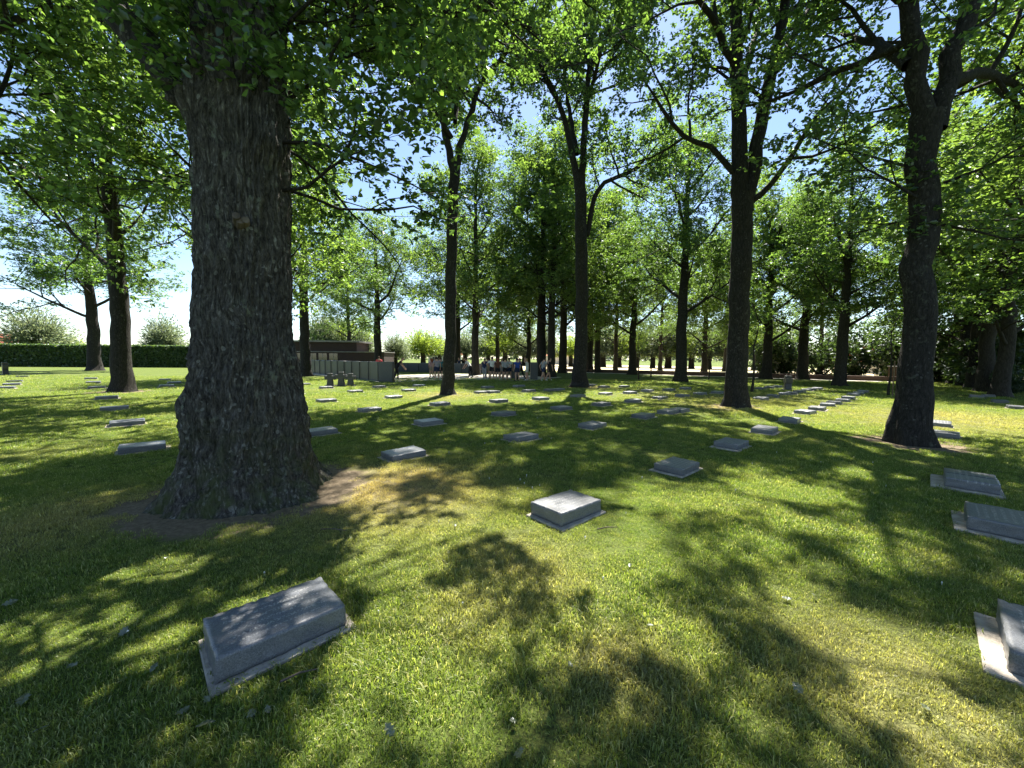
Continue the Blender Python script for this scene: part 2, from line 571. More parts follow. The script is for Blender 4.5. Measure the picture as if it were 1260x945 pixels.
# ------------------------------------------------------------------ positions shared by ground, grass and things
OAK = Vector((-3.08, 4.5, 0))
STONE_YAW = R(43)
STONES_PX = [  # pixel of each stone's middle on the ground
    (344, 782), (697, 633), (832, 578), (899, 550), (941, 532), (971, 519), (990, 509), (1006, 504.5), (1018, 500), (1026, 497), (1037, 494), (1044, 491), (1050, 487), (1056, 485), (1062, 483),
    (1187, 599), (1219, 650), (1292, 818),
    (497, 562), (642, 541), (729, 526), (792, 514), (822, 508.5), (836, 506.5),
    (395, 534), (528, 522), (619, 511), (690, 504), (740, 499), (779, 495), (812, 491), (839, 488), (861, 485.5), (882, 484),
    (455, 506), (541, 499), (613, 495), (665, 492), (711, 488.5), (745, 486), (775, 484.5), (797, 482), (823, 480.5), (843, 479),
    (402, 494.5), (484, 490), (592, 484), (607, 483.5), (651, 482), (677, 481), (687, 480.5), (727, 475), (743, 477), (768, 476.5),
    (364, 485), (437, 483), (503, 481.5), (600, 477.5), (639, 476),
    (402, 478), (467, 477), (516, 475.5), (374, 474),
    (177, 554), (156, 523), (141, 504.5), (132, 491), (120, 478), (115, 471.5), (112, 466.5),
    (6, 478.5), (15, 474), (18, 470), (28, 464),
    (936, 492), (951, 488.5), (965, 486), (974, 485), (984, 483), (993, 481), (999, 480), (1006, 479), (936, 479), (947, 477.5), (957, 476.5),
    (1155, 524), (1163, 538), (1230, 495.5), (1251, 503), (1201, 489), (1215, 488.5), (205, 476), (215, 472), (203, 468),
]
STONES = [G(x, y) for x, y in STONES_PX]

# trees: (pixel x, pixel base y, dbh m)
TREES_PX = {}
OAK_R = G(1124, 549)
OAK_R = Vector((OAK_R.x + 0.2, OAK_R.y + 0.25, 0))
OAK_T = G(905, 500)
OAK_4 = G(713, 476.5)
OAK_5 = G(551, 485)
OAK_6 = G(147, 482)

# ------------------------------------------------------------------ ground
def axis(lo, hi, step, far):
    core = list(np.arange(lo, hi + 1e-6, step))
    ext = [8, 18, 32, 55, 90, 150, 260, 450, far]
    return np.array([lo - e for e in ext[::-1]] + core + [hi + e for e in ext])


def bare_at(x, y):
    b = np.zeros_like(x)
    for (p, r0, s, a) in ((OAK, 0.9, 0.34, 0.9), (OAK_R, 0.45, 0.5, 0.75), (OAK_T, 0.4, 0.5, 0.7), (OAK_4, 0.35, 0.5, 0.7), (OAK_5, 0.25, 0.5, 0.6), (OAK_6, 0.4, 0.8, 0.7)):
        d = np.hypot(x - p.x, y - p.y)
        b = np.maximum(b, a * np.exp(-np.maximum(0, d - r0) ** 2 / (2 * s * s)))
    return b


def dry_at(x, y):
    b = np.zeros_like(x)
    for (px, py, s, a) in ((OAK.x + 1.6, OAK.y + 0.2, 0.9, 1.0), (OAK.x - 1.2, OAK.y - 0.6, 0.6, 0.6), (OAK_T.x - 0.6, OAK_T.y - 0.5, 0.8, 0.7), (OAK_4.x + 0.6, OAK_4.y, 0.9, 0.6),
                           (OAK_5.x, OAK_5.y - 0.6, 1.2, 0.5), (12.5, 10.5, 2.2, 0.5), (0.0, 2.9, 0.5, 0.4), (1.9, 1.9, 0.5, 0.45), (0.55, 1.9, 0.25, 0.5), (-0.2, 2.4, 0.3, 0.4), (9.0, 16.0, 3.0, 0.35)):
        b = np.maximum(b, a * np.exp(-((x - px) ** 2 + (y - py) ** 2) / (2 * s * s)))
    return b


gx, gy = axis(-28, 28, 0.35, 900), axis(-6, 46, 0.35, 1600)
GX, GY = np.meshgrid(gx, gy)
nx, ny = len(gx), len(gy)
gv = np.stack([GX.ravel(), GY.ravel(), np.zeros(nx * ny)], 1)
idx = np.arange(nx * ny).reshape(ny, nx)
gf = np.stack([idx[:-1, :-1], idx[:-1, 1:], idx[1:, 1:], idx[1:, :-1]], -1).reshape(-1, 4)
me = mesh_np('lawn', gv, [gf])
for nm, fn in (('bare', bare_at), ('dry', dry_at)):
    a_ = me.attributes.new(nm, 'FLOAT', 'POINT')
    a_.data.foreach_set('value', fn(gv[:, 0], gv[:, 1]).astype(np.float32))
lawn = link('lawn', me, None, M['ground'])
tag(lawn, 'cut lawn in dappled shade between the oaks', None, None, 'structure')


def strip(name, pts, z, mat, label):
    me_ = bpy.data.meshes.new(name)
    me_.from_pydata([(p[0], p[1], z) for p in pts], [], [tuple(range(len(pts)))])
    o = link(name, me_, None, mat)
    return tag(o, label, None, None, 'structure')


# ------------------------------------------------------------------ trees
def rot_about(v, axis_, ang):
    return Matrix.Rotation(ang, 3, axis_) @ v


def perp(v):
    a = Vector((0, 0, 1)) if abs(v.z) < 0.9 else Vector((1, 0, 0))
    return v.cross(a).normalized()


_sx, _sy = sun_dir.x / sun_dir.z, sun_dir.y / sun_dir.z
LIT_SPOTS = [(505, 690, 115, 62), (480, 800, 95, 85), (560, 880, 70, 60), (430, 602, 75, 30), (690, 655, 120, 36), (805, 612, 120, 26), (855, 805, 80, 50), (1010, 770, 60, 55), (1090, 800, 90, 70), (1150, 880, 90, 50),  # wanted sun patches on the lawn; the crowns are shaped to let them through
            (1010, 655, 55, 16), (1110, 690, 85, 26), (950, 604, 80, 18), (1185, 520, 130, 24), (1030, 513, 110, 12), (80, 545, 130, 22), (210, 700, 55, 14), (50, 832, 45, 26), (190, 795, 50, 18), (620, 612, 70, 16),
            (345, 745, 70, 30), (1235, 815, 60, 40), (300, 655, 40, 10), (1060, 585, 60, 8), (690, 545, 60, 10), (640, 525, 70, 9), (470, 585, 60, 14)]
_lit_spots = []
for (ox, oy, ow, oh) in LIT_SPOTS:
    c0, cx1, cy0, cy1 = G(ox, oy), G(ox + ow, oy), G(ox, oy - oh), G(ox, oy + oh)
    _lit_spots.append((c0.x, 0.5 * (cy0.y + cy1.y), max(0.25, abs(cx1.x - c0.x)), max(0.25, 0.5 * abs(cy0.y - cy1.y))))


def sun_gaps(P):
    """holes cut into the crowns to land sun on chosen lawn patches: mask over points, judged where the sun carries them to the ground"""
    sx, sy = P[:, 0] - P[:, 2] * _sx, P[:, 1] - P[:, 2] * _sy
    nz = fbm(sx / 0.62, sy / 0.62, sx * 0 + 2.5, 71, 3)
    m = np.zeros(len(P))
    for (x, y, a, b) in _lit_spots:
        m = np.maximum(m, np.exp(-(((sx - x) / a) ** 2 + ((sy - y) / b) ** 2) * 0.9))
    near = np.clip((6.5 - sy) / 2.0, 0, 1)
    return np.where(sy < -0.5, False, near * (m * 1.5 - 0.90) + (1 - near) * (m * 0.6 - 0.10) + 0.50 * nz > 0)


class Tree:
    def __init__(self, seed, maxlvl=3, L=(0, 3.0, 1.25, 0.5), dens=(0, 1.5, 2.2, 3.6), leaves=24, leaf=0.115, droop=0.0, zmin=2.2, spray=0.16):
        self.rnd = random.Random(seed)
        self.seed = seed
        self.loc = None
        self.cut = 0.97
        self.simple = False
        self.br = []                         # (pts, radii, level)
        self.tw = []                         # (p0, p1) leaf twigs
        self.maxlvl, self.L, self.dens = maxlvl, L, dens
        self.leaves, self.leaf, self.droop, self.zmin, self.spray = leaves, leaf, droop, zmin, spray

    def walk(self, p, d, L, r, lvl, curve=None, tip=0.3):
        rn = self.rnd
        n = max(3, int(L / (0.5 if lvl <= 1 else 0.3)))
        pts, rad = [p.copy()], [r]
        d = d.normalized()
        w = (0.07, 0.16, 0.22, 0.25)[min(lvl, 3)]
        up = (0.05, 0.05, 0.03 - self.droop, -self.droop)[min(lvl, 3)]
        for i in range(n):
            d = (d + Vector((rn.gauss(0, w), rn.gauss(0, w), rn.gauss(0, w) + up))).normalized()
            p = p + d * (L / n)
            pts.append(p.copy())
            t = (i + 1) / n
            rad.append(r * (1 - (1 - tip) * t))
        return pts, rad

    def path(self, pts, rads, lvl=0, tmin=0.3, kids=True):
        """a limb through given points, smoothed"""
        P = [Vector(p) for p in pts]
        out, rr = [], []
        for i in range(len(P) - 1):
            p0, p1, p2, p3 = P[max(i - 1, 0)], P[i], P[i + 1], P[min(i + 2, len(P) - 1)]
            n = max(2, int((p2 - p1).length / 0.45))
            for k in range(n):
                t = k / n
                q = 0.5 * ((2 * p1) + (-p0 + p2) * t + (2 * p0 - 5 * p1 + 4 * p2 - p3) * t * t + (-p0 + 3 * p1 - 3 * p2 + p3) * t ** 3)
                j = 0.03 if (out and lvl >= 0) else 0
                out.append(q + Vector((self.rnd.gauss(0, j), self.rnd.gauss(0, j), 0)))
                rr.append(rads[i] * (1 - t) + rads[i + 1] * t)
        out.append(P[-1])
        rr.append(rads[-1])
        self.br.append((out, rr, lvl))
        if kids:
            self.kids(out, rr, lvl, tmin)
        return out, rr

    def kids(self, pts, rad, lvl, tmin=0.25, lscale=1.0):
        rn = self.rnd
        nl = lvl + 1
        if nl > self.maxlvl:
            return
        seg = [0.0]
        for i in range(len(pts) - 1):
            seg.append(seg[-1] + (pts[i + 1] - pts[i]).length)
        tot = seg[-1]
        n = max(1, int(tot * (1 - tmin) * self.dens[nl] + rn.random()))
        az = rn.random() * 6.28
        for k in range(n):
            t = tmin + (1 - tmin) * (k + 0.3 + 0.7 * rn.random()) / n
            s = min(t, 0.999) * tot
            i = 0
            while i < len(seg) - 2 and seg[i + 1] < s:
                i += 1
            u = (s - seg[i]) / max(1e-6, seg[i + 1] - seg[i])
            p = pts[i].lerp(pts[i + 1], u)
            r = rad[i] * (1 - u) + rad[i + 1] * u
            d = (pts[i + 1] - pts[i]).normalized()
            az += 2.4 + rn.gauss(0, 0.5)
            ang = R(rn.uniform(38, 72)) if lvl == 0 else R(rn.uniform(28, 62))
            if k == n - 1 and lvl > 0:
                ang *= 0.4
            cd = rot_about(d, perp(d), ang)
            cd = rot_about(cd, d, az)
            if lvl >= 1:
                cd.z = cd.z * 0.75 + 0.04
            L = self.L[nl] * rn.uniform(0.65, 1.25) * (1.1 - 0.45 * t) * lscale
            if nl == self.maxlvl:
                q = p + cd.normalized() * L
                if q.z > self.zmin:
                    self.tw.append((p, q, max(0.004, min(0.008, r * 0.6))))
                continue
            cr = min(r * 0.62, 0.012 + L * 0.016)
            cp, crad = self.walk(p, cd, L, cr, nl)
            if cp[-1].z < self.zmin:
                continue
            self.br.append((cp, crad, nl))
            self.kids(cp, crad, nl, 0.15 if nl >= 2 else 0.2)

    def thin(self, loc, keep=0.3):  # drops twigs that would shade the wanted sun patches
        self.loc = loc
        if not self.tw: return
        mid = np.array([tuple(a.lerp(b, 0.6) + loc) for a, b, _ in self.tw])
        m = sun_gaps(mid)
        self.tw = [q for q, k in zip(self.tw, m) if not k or self.rnd.random() < keep]

    # ---- meshes
    def wood_mesh(self, name, trunk_sides=18, flare=None, twigs=True, minr=0.0):
        V, F4 = [], []
        base = 0
        for bi, (pts, rad, lvl) in enumerate(self.br):
            if max(rad) < minr:
                continue
            r0 = rad[0]
            sides = trunk_sides if (lvl == 0 and r0 > 0.2) else (12 if r0 > 0.1 else (7 if r0 > 0.04 else (5 if r0 > 0.018 else 3)))
            P = np.array([tuple(p) for p in pts])
            rad = np.array(rad)
            if bi == 0 and flare is not None:            # denser rings on the trunk
                t = np.linspace(0, 1, len(P))
                tt = np.linspace(0, 1, max(len(P), flare.get('rings', 60))) ** 1.25
                P = np.stack([np.interp(tt, t, P[:, k]) for k in range(3)], 1)
                rad = np.interp(tt, t, rad)
            D = np.gradient(P, axis=0)
            D /= np.linalg.norm(D, axis=1)[:, None] + 1e-9
            ref = np.array([1.0, 0.13, 0.0]) if abs(D[0, 0]) < 0.85 else np.array([0.0, 0.2, 1.0])
            A = ref - D * (D @ ref)[:, None]
            A /= np.linalg.norm(A, axis=1)[:, None] + 1e-9
            B = np.cross(D, A)
            th = np.linspace(0, 2 * np.pi, sides, endpoint=False)
            RR = np.repeat(rad[:, None], sides, 1)
            if bi == 0 and flare is not None:
                z = P[:, 2] - P[0, 2]
                lob = 1 + 0.35 * np.cos(flare['k'] * th + flare['ph']) + 0.2 * np.cos((flare['k'] + 2) * th + 1.3)
                fl = flare['a'] * np.exp(-z / flare['h'])[:, None] * lob[None, :]
                X = np.cos(th)[None, :] * 2.2 + 0 * z[:, None]
                Y = np.sin(th)[None, :] * 2.2 + 0 * z[:, None]
                nz = fbm(X, Y, z[:, None] * 0.8 + self.seed, 5, 3)
                ns = fbm(X * 2.6, Y * 2.6, z[:, None] * 1.6 + self.seed, 9, 3)
                RR = RR * (1 + fl + 0.025 * nz + 0.03 * ns)
            ring = P[:, None, :] + (A[:, None, :] * np.cos(th)[None, :, None] + B[:, None, :] * np.sin(th)[None, :, None]) * RR[:, :, None]
            m = len(P)
            V.append(ring.reshape(-1, 3))
            i0 = np.arange(m - 1)[:, None] * sides
            k = np.arange(sides)[None, :]
            k2 = (k + 1) % sides
            F4.append((np.stack([i0 + k, i0 + k2, i0 + sides + k2, i0 + sides + k], -1).reshape(-1, 4)) + base)
            base += m * sides
        if twigs and self.tw:
            T = np.array([[tuple(a), tuple(b)] for a, b, _ in self.tw])
            r = np.array([c for _, _, c in self.tw])
            D = T[:, 1] - T[:, 0]
            D /= np.linalg.norm(D, axis=1)[:, None]
            ref = np.array([0.3, 0.2, 1.0])
            A = np.cross(D, ref)
            A /= np.linalg.norm(A, axis=1)[:, None] + 1e-9
            B = np.cross(D, A)
            n = len(T)
            ring = []
            for e, sc in ((0, 1.0), (1, 0.4)):
                for k in range(3):
                    t = 2.094 * k
                    ring.append(T[:, e] + (A * math.cos(t) + B * math.sin(t)) * (r * sc)[:, None])
            V.append(np.stack(ring, 1).reshape(-1, 3))
            i0 = np.arange(n)[:, None] * 6 + base
            q = np.array([[0, 1, 4, 3], [1, 2, 5, 4], [2, 0, 3, 5]])
            F4.append((i0[:, :, None] + q[None]).reshape(-1, 4))
        return mesh_np(name, np.concatenate(V), [np.concatenate(F4)], smooth=True)

    def leaf_mesh(self, name):
        rs = np.random.RandomState(self.seed + 77)
        T0 = np.array([tuple(a) for a, _, _ in self.tw])
        T1 = np.array([tuple(b) for _, b, _ in self.tw])
        n, k = len(T0), self.leaves
        per = 6
        nr = max(1, k // per)
        t = rs.uniform(0.2, 1.1, (n, nr)) ** 0.8
        Rz = T0[:, None] + (T1 - T0)[:, None] * t[:, :, None] + rs.normal(0, self.spray, (n, nr, 3)) * np.array([1, 1, 0.6])
        d = (T1 - T0)
        d /= np.linalg.norm(d, axis=1)[:, None] + 1e-9
        D = rs.normal(0, 1, (n, nr, per, 3)) * np.array([1, 1, 0.45]) + d[:, None, None] * 0.6 + np.array([0, 0, -0.15])
        D /= np.linalg.norm(D, axis=-1)[..., None] + 1e-9
        C = Rz[:, :, None] + D * self.leaf * 0.55 + rs.normal(0, 0.02, D.shape)
        C, D = C.reshape(-1, 3), D.reshape(-1, 3)
        if self.loc is not None:
            m = sun_gaps(C + np.array(tuple(self.loc))) & (rs.rand(len(C)) < self.cut)
            C, D = C[~m], D[~m]
        return leaves_mesh(name, C, D, self.leaf, rs, simple=self.simple)


def leaves_mesh(name, C, D, size, rs, aspect=0.55, up=0.75, simple=False):
    n = len(C)
    D = D / (np.linalg.norm(D, axis=1)[:, None] + 1e-9)
    U = rs.normal(0, 0.55, (n, 3)) + np.array([0, 0, up])
    Sx = np.cross(D, U)
    Sx /= np.linalg.norm(Sx, axis=1)[:, None] + 1e-9
    Nn = np.cross(Sx, D)
    s = size * rs.uniform(0.45, 1.25, n)[:, None]
    w = s * aspect * 0.5
    fold = rs.uniform(0.02, 0.2, n)[:, None]
    b = C - D * s * 0.5
    tip = C + D * s * 0.5 - Nn * s * 0.10
    if simple:
        l = C + Sx * w + Nn * w * fold * 2
        r = C - Sx * w + Nn * w * fold * 2
        V = np.stack([b, r, tip, l], 1).reshape(-1, 3)
        i0 = np.arange(n)[:, None] * 4
        F = (i0[:, :, None] + np.array([[0, 1, 2], [0, 2, 3]])[None]).reshape(-1, 3)
        return mesh_np(name, V, [F])
    lo, hi = C - D * s * 0.18, C + D * s * 0.22
    v = [b, lo - Sx * w * 0.72 + Nn * w * fold, hi - Sx * w * 1.05 + Nn * w * fold * 1.6, tip, hi + Sx * w * 1.05 + Nn * w * fold * 1.6, lo + Sx * w * 0.72 + Nn * w * fold]
    V = np.stack(v, 1).reshape(-1, 3)
    i0 = np.arange(n)[:, None] * 6
    F = (i0[:, :, None] + np.array([[0, 1, 2, 3], [0, 3, 4, 5]])[None]).reshape(-1, 4)
    return mesh_np(name, V, [F])


def tree_object(name, loc, wood, leaves, label, group, bark, leafm, rz=0.0, sc=1.0, cat='tree'):
    o = empty(name, loc, rz)
    o.scale = (sc, sc, sc)
    tag(o, label, cat, group)
    link('trunk', wood, o, bark)
    c = link('crown', leaves, o, leafm)
    c['kind'] = 'stuff'
    return o


GRP = 'tall oaks of the cemetery grove'
V3 = Vector

# ---- the big oak: trunk sculpted on its own dense grid
def big_trunk():
    nth, nz = 340, 300
    z = np.concatenate([np.linspace(-0.08, 1.6, 170), np.linspace(1.6, 7.4, nz - 170 + 1)[1:]])
    th = np.linspace(0, 2 * np.pi, nth, endpoint=False)
    prof_z = [-0.1, 0.0, 0.08, 0.2, 0.4, 0.7, 1.0, 1.3, 1.8, 2.2, 3.0, 3.8, 4.3, 4.8, 5.6, 7.4]
    prof_r = [0.86, 0.80, 0.76, 0.70, 0.645, 0.595, 0.565, 0.54, 0.49, 0.465, 0.45, 0.45, 0.475, 0.44, 0.40, 0.34]
    r = np.interp(z, prof_z, prof_r)[:, None] * np.ones((1, nth))
    Z, T = np.meshgrid(z, th, indexing='ij')
    cx, cy = np.cos(T), np.sin(T)
    # root buttresses
    lob = np.zeros_like(T)
    for a, w, s in ((-2.45, 0.30, 0.30), (-0.35, 0.32, 0.26), (-1.35, 0.35, 0.12), (0.9, 0.4, 0.25), (2.3, 0.4, 0.25), (-1.9, 0.2, 0.14), (-0.85, 0.2, 0.16), (3.1, 0.25, 0.2)):
        dd = np.angle(np.exp(1j * (T - a)))
        lob += s * np.exp(-(dd / w) ** 2)
    r = r + lob * np.exp(-np.maximum(Z, 0) / 0.30) * 0.72 - 0.05 * np.exp(-np.maximum(Z, 0) / 0.5)
    # burls
    for a, zz, wa, wz, s in ((-0.15, 0.98, 0.35, 0.22, 0.07), (-2.7, 1.02, 0.35, 0.2, 0.07), (-2.9, 1.75, 0.3, 0.14, 0.05), (0.0, 1.55, 0.3, 0.18, 0.05), (-1.0, 1.72, 0.4, 0.12, 0.03), (-0.3, 0.62, 0.25, 0.2, 0.05),
                            (-1.7, 1.15, 0.35, 0.25, 0.035), (-0.9, 2.95, 0.12, 0.06, 0.05), (-2.3, 4.25, 0.5, 0.2, 0.06), (-0.4, 3.9, 0.4, 0.15, 0.05)):
        dd = np.angle(np.exp(1j * (T - a)))
        r = r + s * np.exp(-(dd / wa) ** 2 - ((Z - zz) / wz) ** 2)
    low = np.clip((1.9 - Z) / 1.2, 0, 1)
    r = r + 0.030 * fbm(cx * 2.2, cy * 2.2, Z * 1.1, 3, 3) + low * 0.024 * fbm(cx * 6, cy * 6, Z * 4.2, 8, 3)
    wob = 0.5 * vnoise(cx * 2, cy * 2, Z * 1.5, 21)
    ridg = 1 - np.abs(vnoise(cx * 11 + wob, cy * 11 + wob, Z * 1.7, 12))
    ridg2 = 1 - np.abs(vnoise(cx * 24 + wob, cy * 24, Z * 5.5, 13))
    r = r + 0.046 * (ridg ** 3 - 0.5) + 0.02 * (ridg2 ** 3 - 0.5) + 0.007 * vnoise(cx * 40, cy * 40, Z * 22, 14)
    lean = np.interp(z, [0, 2, 4, 7.4], [0.0, 0.0, 0.02, 0.12])
    V = np.stack([r * cx + lean[:, None], r * cy, Z], -1).reshape(-1, 3)
    i0 = np.arange(len(z) - 1)[:, None] * nth
    k = np.arange(nth)[None, :]
    F = np.stack([i0 + k, i0 + (k + 1) % nth, i0 + nth + (k + 1) % nth, i0 + nth + k], -1).reshape(-1, 4)
    return mesh_np('trunk', V, [F], smooth=True)


def o_rel(px, py, Y, origin):
    return at(px, py, Y) - origin


bo = empty('oak_tree', OAK)
tag(bo, 'massive old oak with mossy flared base and burls, close behind the near grave stone', 'tree', GRP)
link('trunk', big_trunk(), bo, M['bark_big'])
t = Tree(11, L=(0, 3.1, 1.25, 0.5), dens=(0, 1.7, 2.9, 5.0), leaves=54, leaf=0.095, zmin=3.4)
t.path([V3((0.1, 0, 7.2)), V3((0.2, 0.2, 9.5)), V3((0.0, 0.6, 12.5)), V3((0.3, 0.4, 15.5))], [0.36, 0.28, 0.17, 0.05], tmin=0.1)
t.path([V3((-0.3, -0.1, 4.25)), V3((-1.1, -0.1, 5.2)), V3((-2.3, 0.3, 6.6)), V3((-3.8, 0.8, 8.4)), V3((-5.2, 1.0, 9.6))], [0.19, 0.15, 0.12, 0.08, 0.03], tmin=0.25)
t.path([V3((0.2, 0.1, 6.7)), V3((1.3, 0.7, 7.6)), V3((2.8, 1.4, 8.4)), V3((4.6, 2.0, 9.2))], [0.2, 0.16, 0.11, 0.03], tmin=0.2)
t.path([V3((0.0, 0.3, 6.2)), V3((0.2, 1.8, 7.2)), V3((0.7, 3.6, 8.4)), V3((0.9, 5.4, 9.2))], [0.2, 0.15, 0.1, 0.03], tmin=0.2)
t.path([V3((0.1, -0.2, 6.8)), V3((0.4, -1.6, 8.0)), V3((0.9, -3.2, 9.2)), V3((1.0, -4.8, 9.8))], [0.2, 0.15, 0.1, 0.03], tmin=0.2)
t.path([V3((-0.1, 0.3, 6.3)), V3((-1.2, 2.2, 7.6)), V3((-2.2, 4.4, 8.9))], [0.16, 0.11, 0.03], tmin=0.2)  # limb added above the view to shade the left foreground
t.path([V3((0.1, 0.2, 7.2)), V3((1.6, 2.6, 8.4)), V3((2.9, 4.7, 9.4))], [0.15, 0.1, 0.03], tmin=0.2)  # second limb added out of view for the same shade
t.path([V3((-0.2, 0.1, 7.8)), V3((-1.6, -1.0, 9.4)), V3((-3.2, -2.0, 11.0))], [0.18, 0.12, 0.03], tmin=0.2)
t.path([V3((0.2, 0.2, 8.8)), V3((1.5, 1.6, 10.6)), V3((2.6, 2.6, 12.6))], [0.16, 0.11, 0.03], tmin=0.2)
t.path([V3((-0.1, 0.3, 9.0)), V3((-1.6, 1.8, 10.8)), V3((-2.8, 2.8, 12.8))], [0.16, 0.11, 0.03], tmin=0.2)
# low side branches and shoots on the bole
for (a, z0, L_, dz) in ((0.0, 4.0, 2.0, 0.2), (0.35, 4.5, 2.4, 0.35), (0.7, 3.6, 2.2, 0.1), (-0.25, 5.0, 1.8, 0.5), (2.4, 3.7, 2.4, 0.15), (-3.0, 5.2, 2.3, 0.5), (-0.5, 5.6, 1.6, 0.5), (-2.4, 5.6, 1.6, 0.6), (0.15, 3.5, 1.5, -0.1), (0.5, 5.3, 2.6, 0.3), (0.9, 4.7, 2.6, 0.2), (0.1, 5.9, 2.6, 0.2), (1.2, 4.2, 2.6, 0.1), (2.1, 4.6, 2.6, 0.2), (2.7, 5.6, 2.6, 0.3)):
    d0 = V3((math.cos(a), math.sin(a), dz)).normalized()
    p0 = V3((math.cos(a) * 0.44, math.sin(a) * 0.40, z0))
    pts, rad = t.walk(p0, d0, L_, 0.022, 2)
    t.br.append((pts, rad, 1))
    t.kids(pts, rad, 1, 0.1)
rr = random.Random(5)
for k in range(90):
    a = rr.uniform(-3.6, 0.6)
    z0 = rr.uniform(4.2, 6.2)
    d0 = V3((math.cos(a), math.sin(a), rr.uniform(-0.1, 0.9))).normalized()
    p0 = V3((math.cos(a) * 0.45, math.sin(a) * 0.45, z0))
    t.tw.append((p0, p0 + d0 * rr.uniform(0.25, 0.6), 0.006))
t.thin(OAK)
lm = link('limbs', t.wood_mesh('limbs'), bo, M['bark'])
lm['kind'] = 'stuff'
cr = link('crown', t.leaf_mesh('crown'), bo, M['leaf'])
cr['kind'] = 'stuff'
print('big oak leaves', len(t.tw) * t.leaves)
# cut stubs on the bole
mb = MB()
for a, z0, L_ in ((-1.06, 2.98, 0.10), (-1.0, 2.95, 0.08), (-0.92, 2.96, 0.09), (-2.32, 4.3, 0.22), (-2.5, 4.2, 0.14)):
    p = V3((math.cos(a) * 0.41, math.sin(a) * 0.41, z0))
    e = p + V3((math.cos(a), math.sin(a), 0.25)) * (L_ + 0.06)
    s = MB()
    s.tube([p, p.lerp(e, 0.5), e], [0.05, 0.042, 0.036], 9)
    s.build('branch_stub', M['root'] if z0 < 4 else M['bark_big'], bo, smooth=z0 > 4)

# ---- the twin-stemmed oak right of the middle
def R_(px, py, Y, o):
    return at(px, py, Y) - o


o = OAK_T
t = Tree(23, L=(0, 3.0, 1.3, 0.52), dens=(0, 1.5, 2.8, 4.8), leaves=40, leaf=0.125, zmin=4.6)
t.path([V3((0, 0, -0.05)), R_(909, 400, o.y, o), R_(912, 300, o.y, o), R_(914, 240, o.y, o)], [0.35, 0.31, 0.31, 0.31], kids=False)
t.path([R_(912, 250, o.y, o), R_(909, 150, o.y, o), R_(906, 40, o.y, o), R_(902, -80, o.y + .3, o), R_(885, -230, o.y + .6, o)], [0.27, 0.22, 0.18, 0.12, 0.04], tmin=0.3)
t.path([R_(917, 260, o.y, o), R_(932, 180, o.y - .1, o), R_(950, 90, o.y - .3, o), R_(966, 0, o.y - .4, o), R_(985, -160, o.y - .5, o)], [0.25, 0.2, 0.17, 0.13, 0.04], tmin=0.3)
t.path([R_(924, 248, o.y, o), R_(950, 225, o.y - .3, o), R_(972, 195, o.y - .7, o), R_(992, 160, o.y - 1.1, o), R_(1020, 120, o.y - 1.6, o)], [0.11, 0.09, 0.08, 0.06, 0.02], tmin=0.35)
t.path([R_(902, 212, o.y, o), R_(875, 180, o.y - .2, o), R_(840, 168, o.y - .4, o), R_(815, 135, o.y - .5, o), R_(790, 95, o.y - .8, o)], [0.10, 0.085, 0.07, 0.055, 0.02], tmin=0.3)
t.path([R_(908, 90, o.y, o), R_(885, 40, o.y - .6, o), R_(862, 0, o.y - 1.4, o), R_(840, -70, o.y - 2.2, o)], [0.13, 0.1, 0.07, 0.02], tmin=0.3)
t.path([R_(950, 90, o.y - .3, o), R_(985, 30, o.y + .6, o), R_(1015, -30, o.y + 1.5, o), R_(1040, -90, o.y + 2.4, o)], [0.14, 0.1, 0.07, 0.02], tmin=0.25)
t.path([R_(912, 110, o.y, o), R_(925, 60, o.y + 1.4, o), R_(935, 20, o.y + 3, o), R_(930, -20, o.y + 4.6, o)], [0.12, 0.1, 0.07, 0.02], tmin=0.25)
t.path([R_(960, 20, o.y, o), R_(990, -60, o.y - 1.6, o), R_(1000, -190, o.y - 3, o)], [0.11, 0.08, 0.02], tmin=0.25)
t.path([R_(905, 20, o.y, o), R_(880, -80, o.y + 1.6, o), R_(850, -150, o.y + 3, o)], [0.11, 0.08, 0.02], tmin=0.25)
t.thin(o)
tree_object('oak_tree', o, t.wood_mesh('oak_wood', 40, dict(a=0.38, h=0.35, k=4, ph=2.6, rings=90)), t.leaf_mesh('oak_leaves'),
            'tall oak forking into two upright stems, dry soil patch at its foot', GRP, M['bark'], M['leaf'])
print('twin', len(t.tw) * t.leaves)

# ---- the dark oak at the right
o = OAK_R
t = Tree(31, L=(0, 2.9, 1.25, 0.5), dens=(0, 1.55, 2.9, 4.8), leaves=40, leaf=0.11, zmin=2.9)
t.path([V3((0, 0, -0.05)), R_(1131, 420, o.y, o), R_(1135, 300, o.y, o), R_(1138, 200, o.y, o), R_(1140, 140, o.y, o)], [0.27, 0.235, 0.215, 0.21, 0.23], kids=False)
t.path([R_(1136, 170, o.y, o), R_(1127, 100, o.y, o), R_(1118, 40, o.y, o), R_(1108, -40, o.y, o), R_(1085, -190, o.y + .5, o), R_(1070, -330, o.y + 1, o)], [0.17, 0.15, 0.135, 0.12, 0.08, 0.03], tmin=0.15)
t.path([R_(1150, 160, o.y, o), R_(1166, 95, o.y, o), R_(1182, 35, o.y, o), R_(1200, -30, o.y, o), R_(1225, -160, o.y + .3, o), R_(1240, -320, o.y + .3, o)], [0.17, 0.15, 0.135, 0.12, 0.08, 0.03], tmin=0.15)
t.path([R_(1118, 80, o.y, o), R_(1085, 55, o.y + .8, o), R_(1060, 50, o.y + 2, o), R_(1035, 40, o.y + 3.4, o)], [0.11, 0.09, 0.07, 0.02], tmin=0.2)
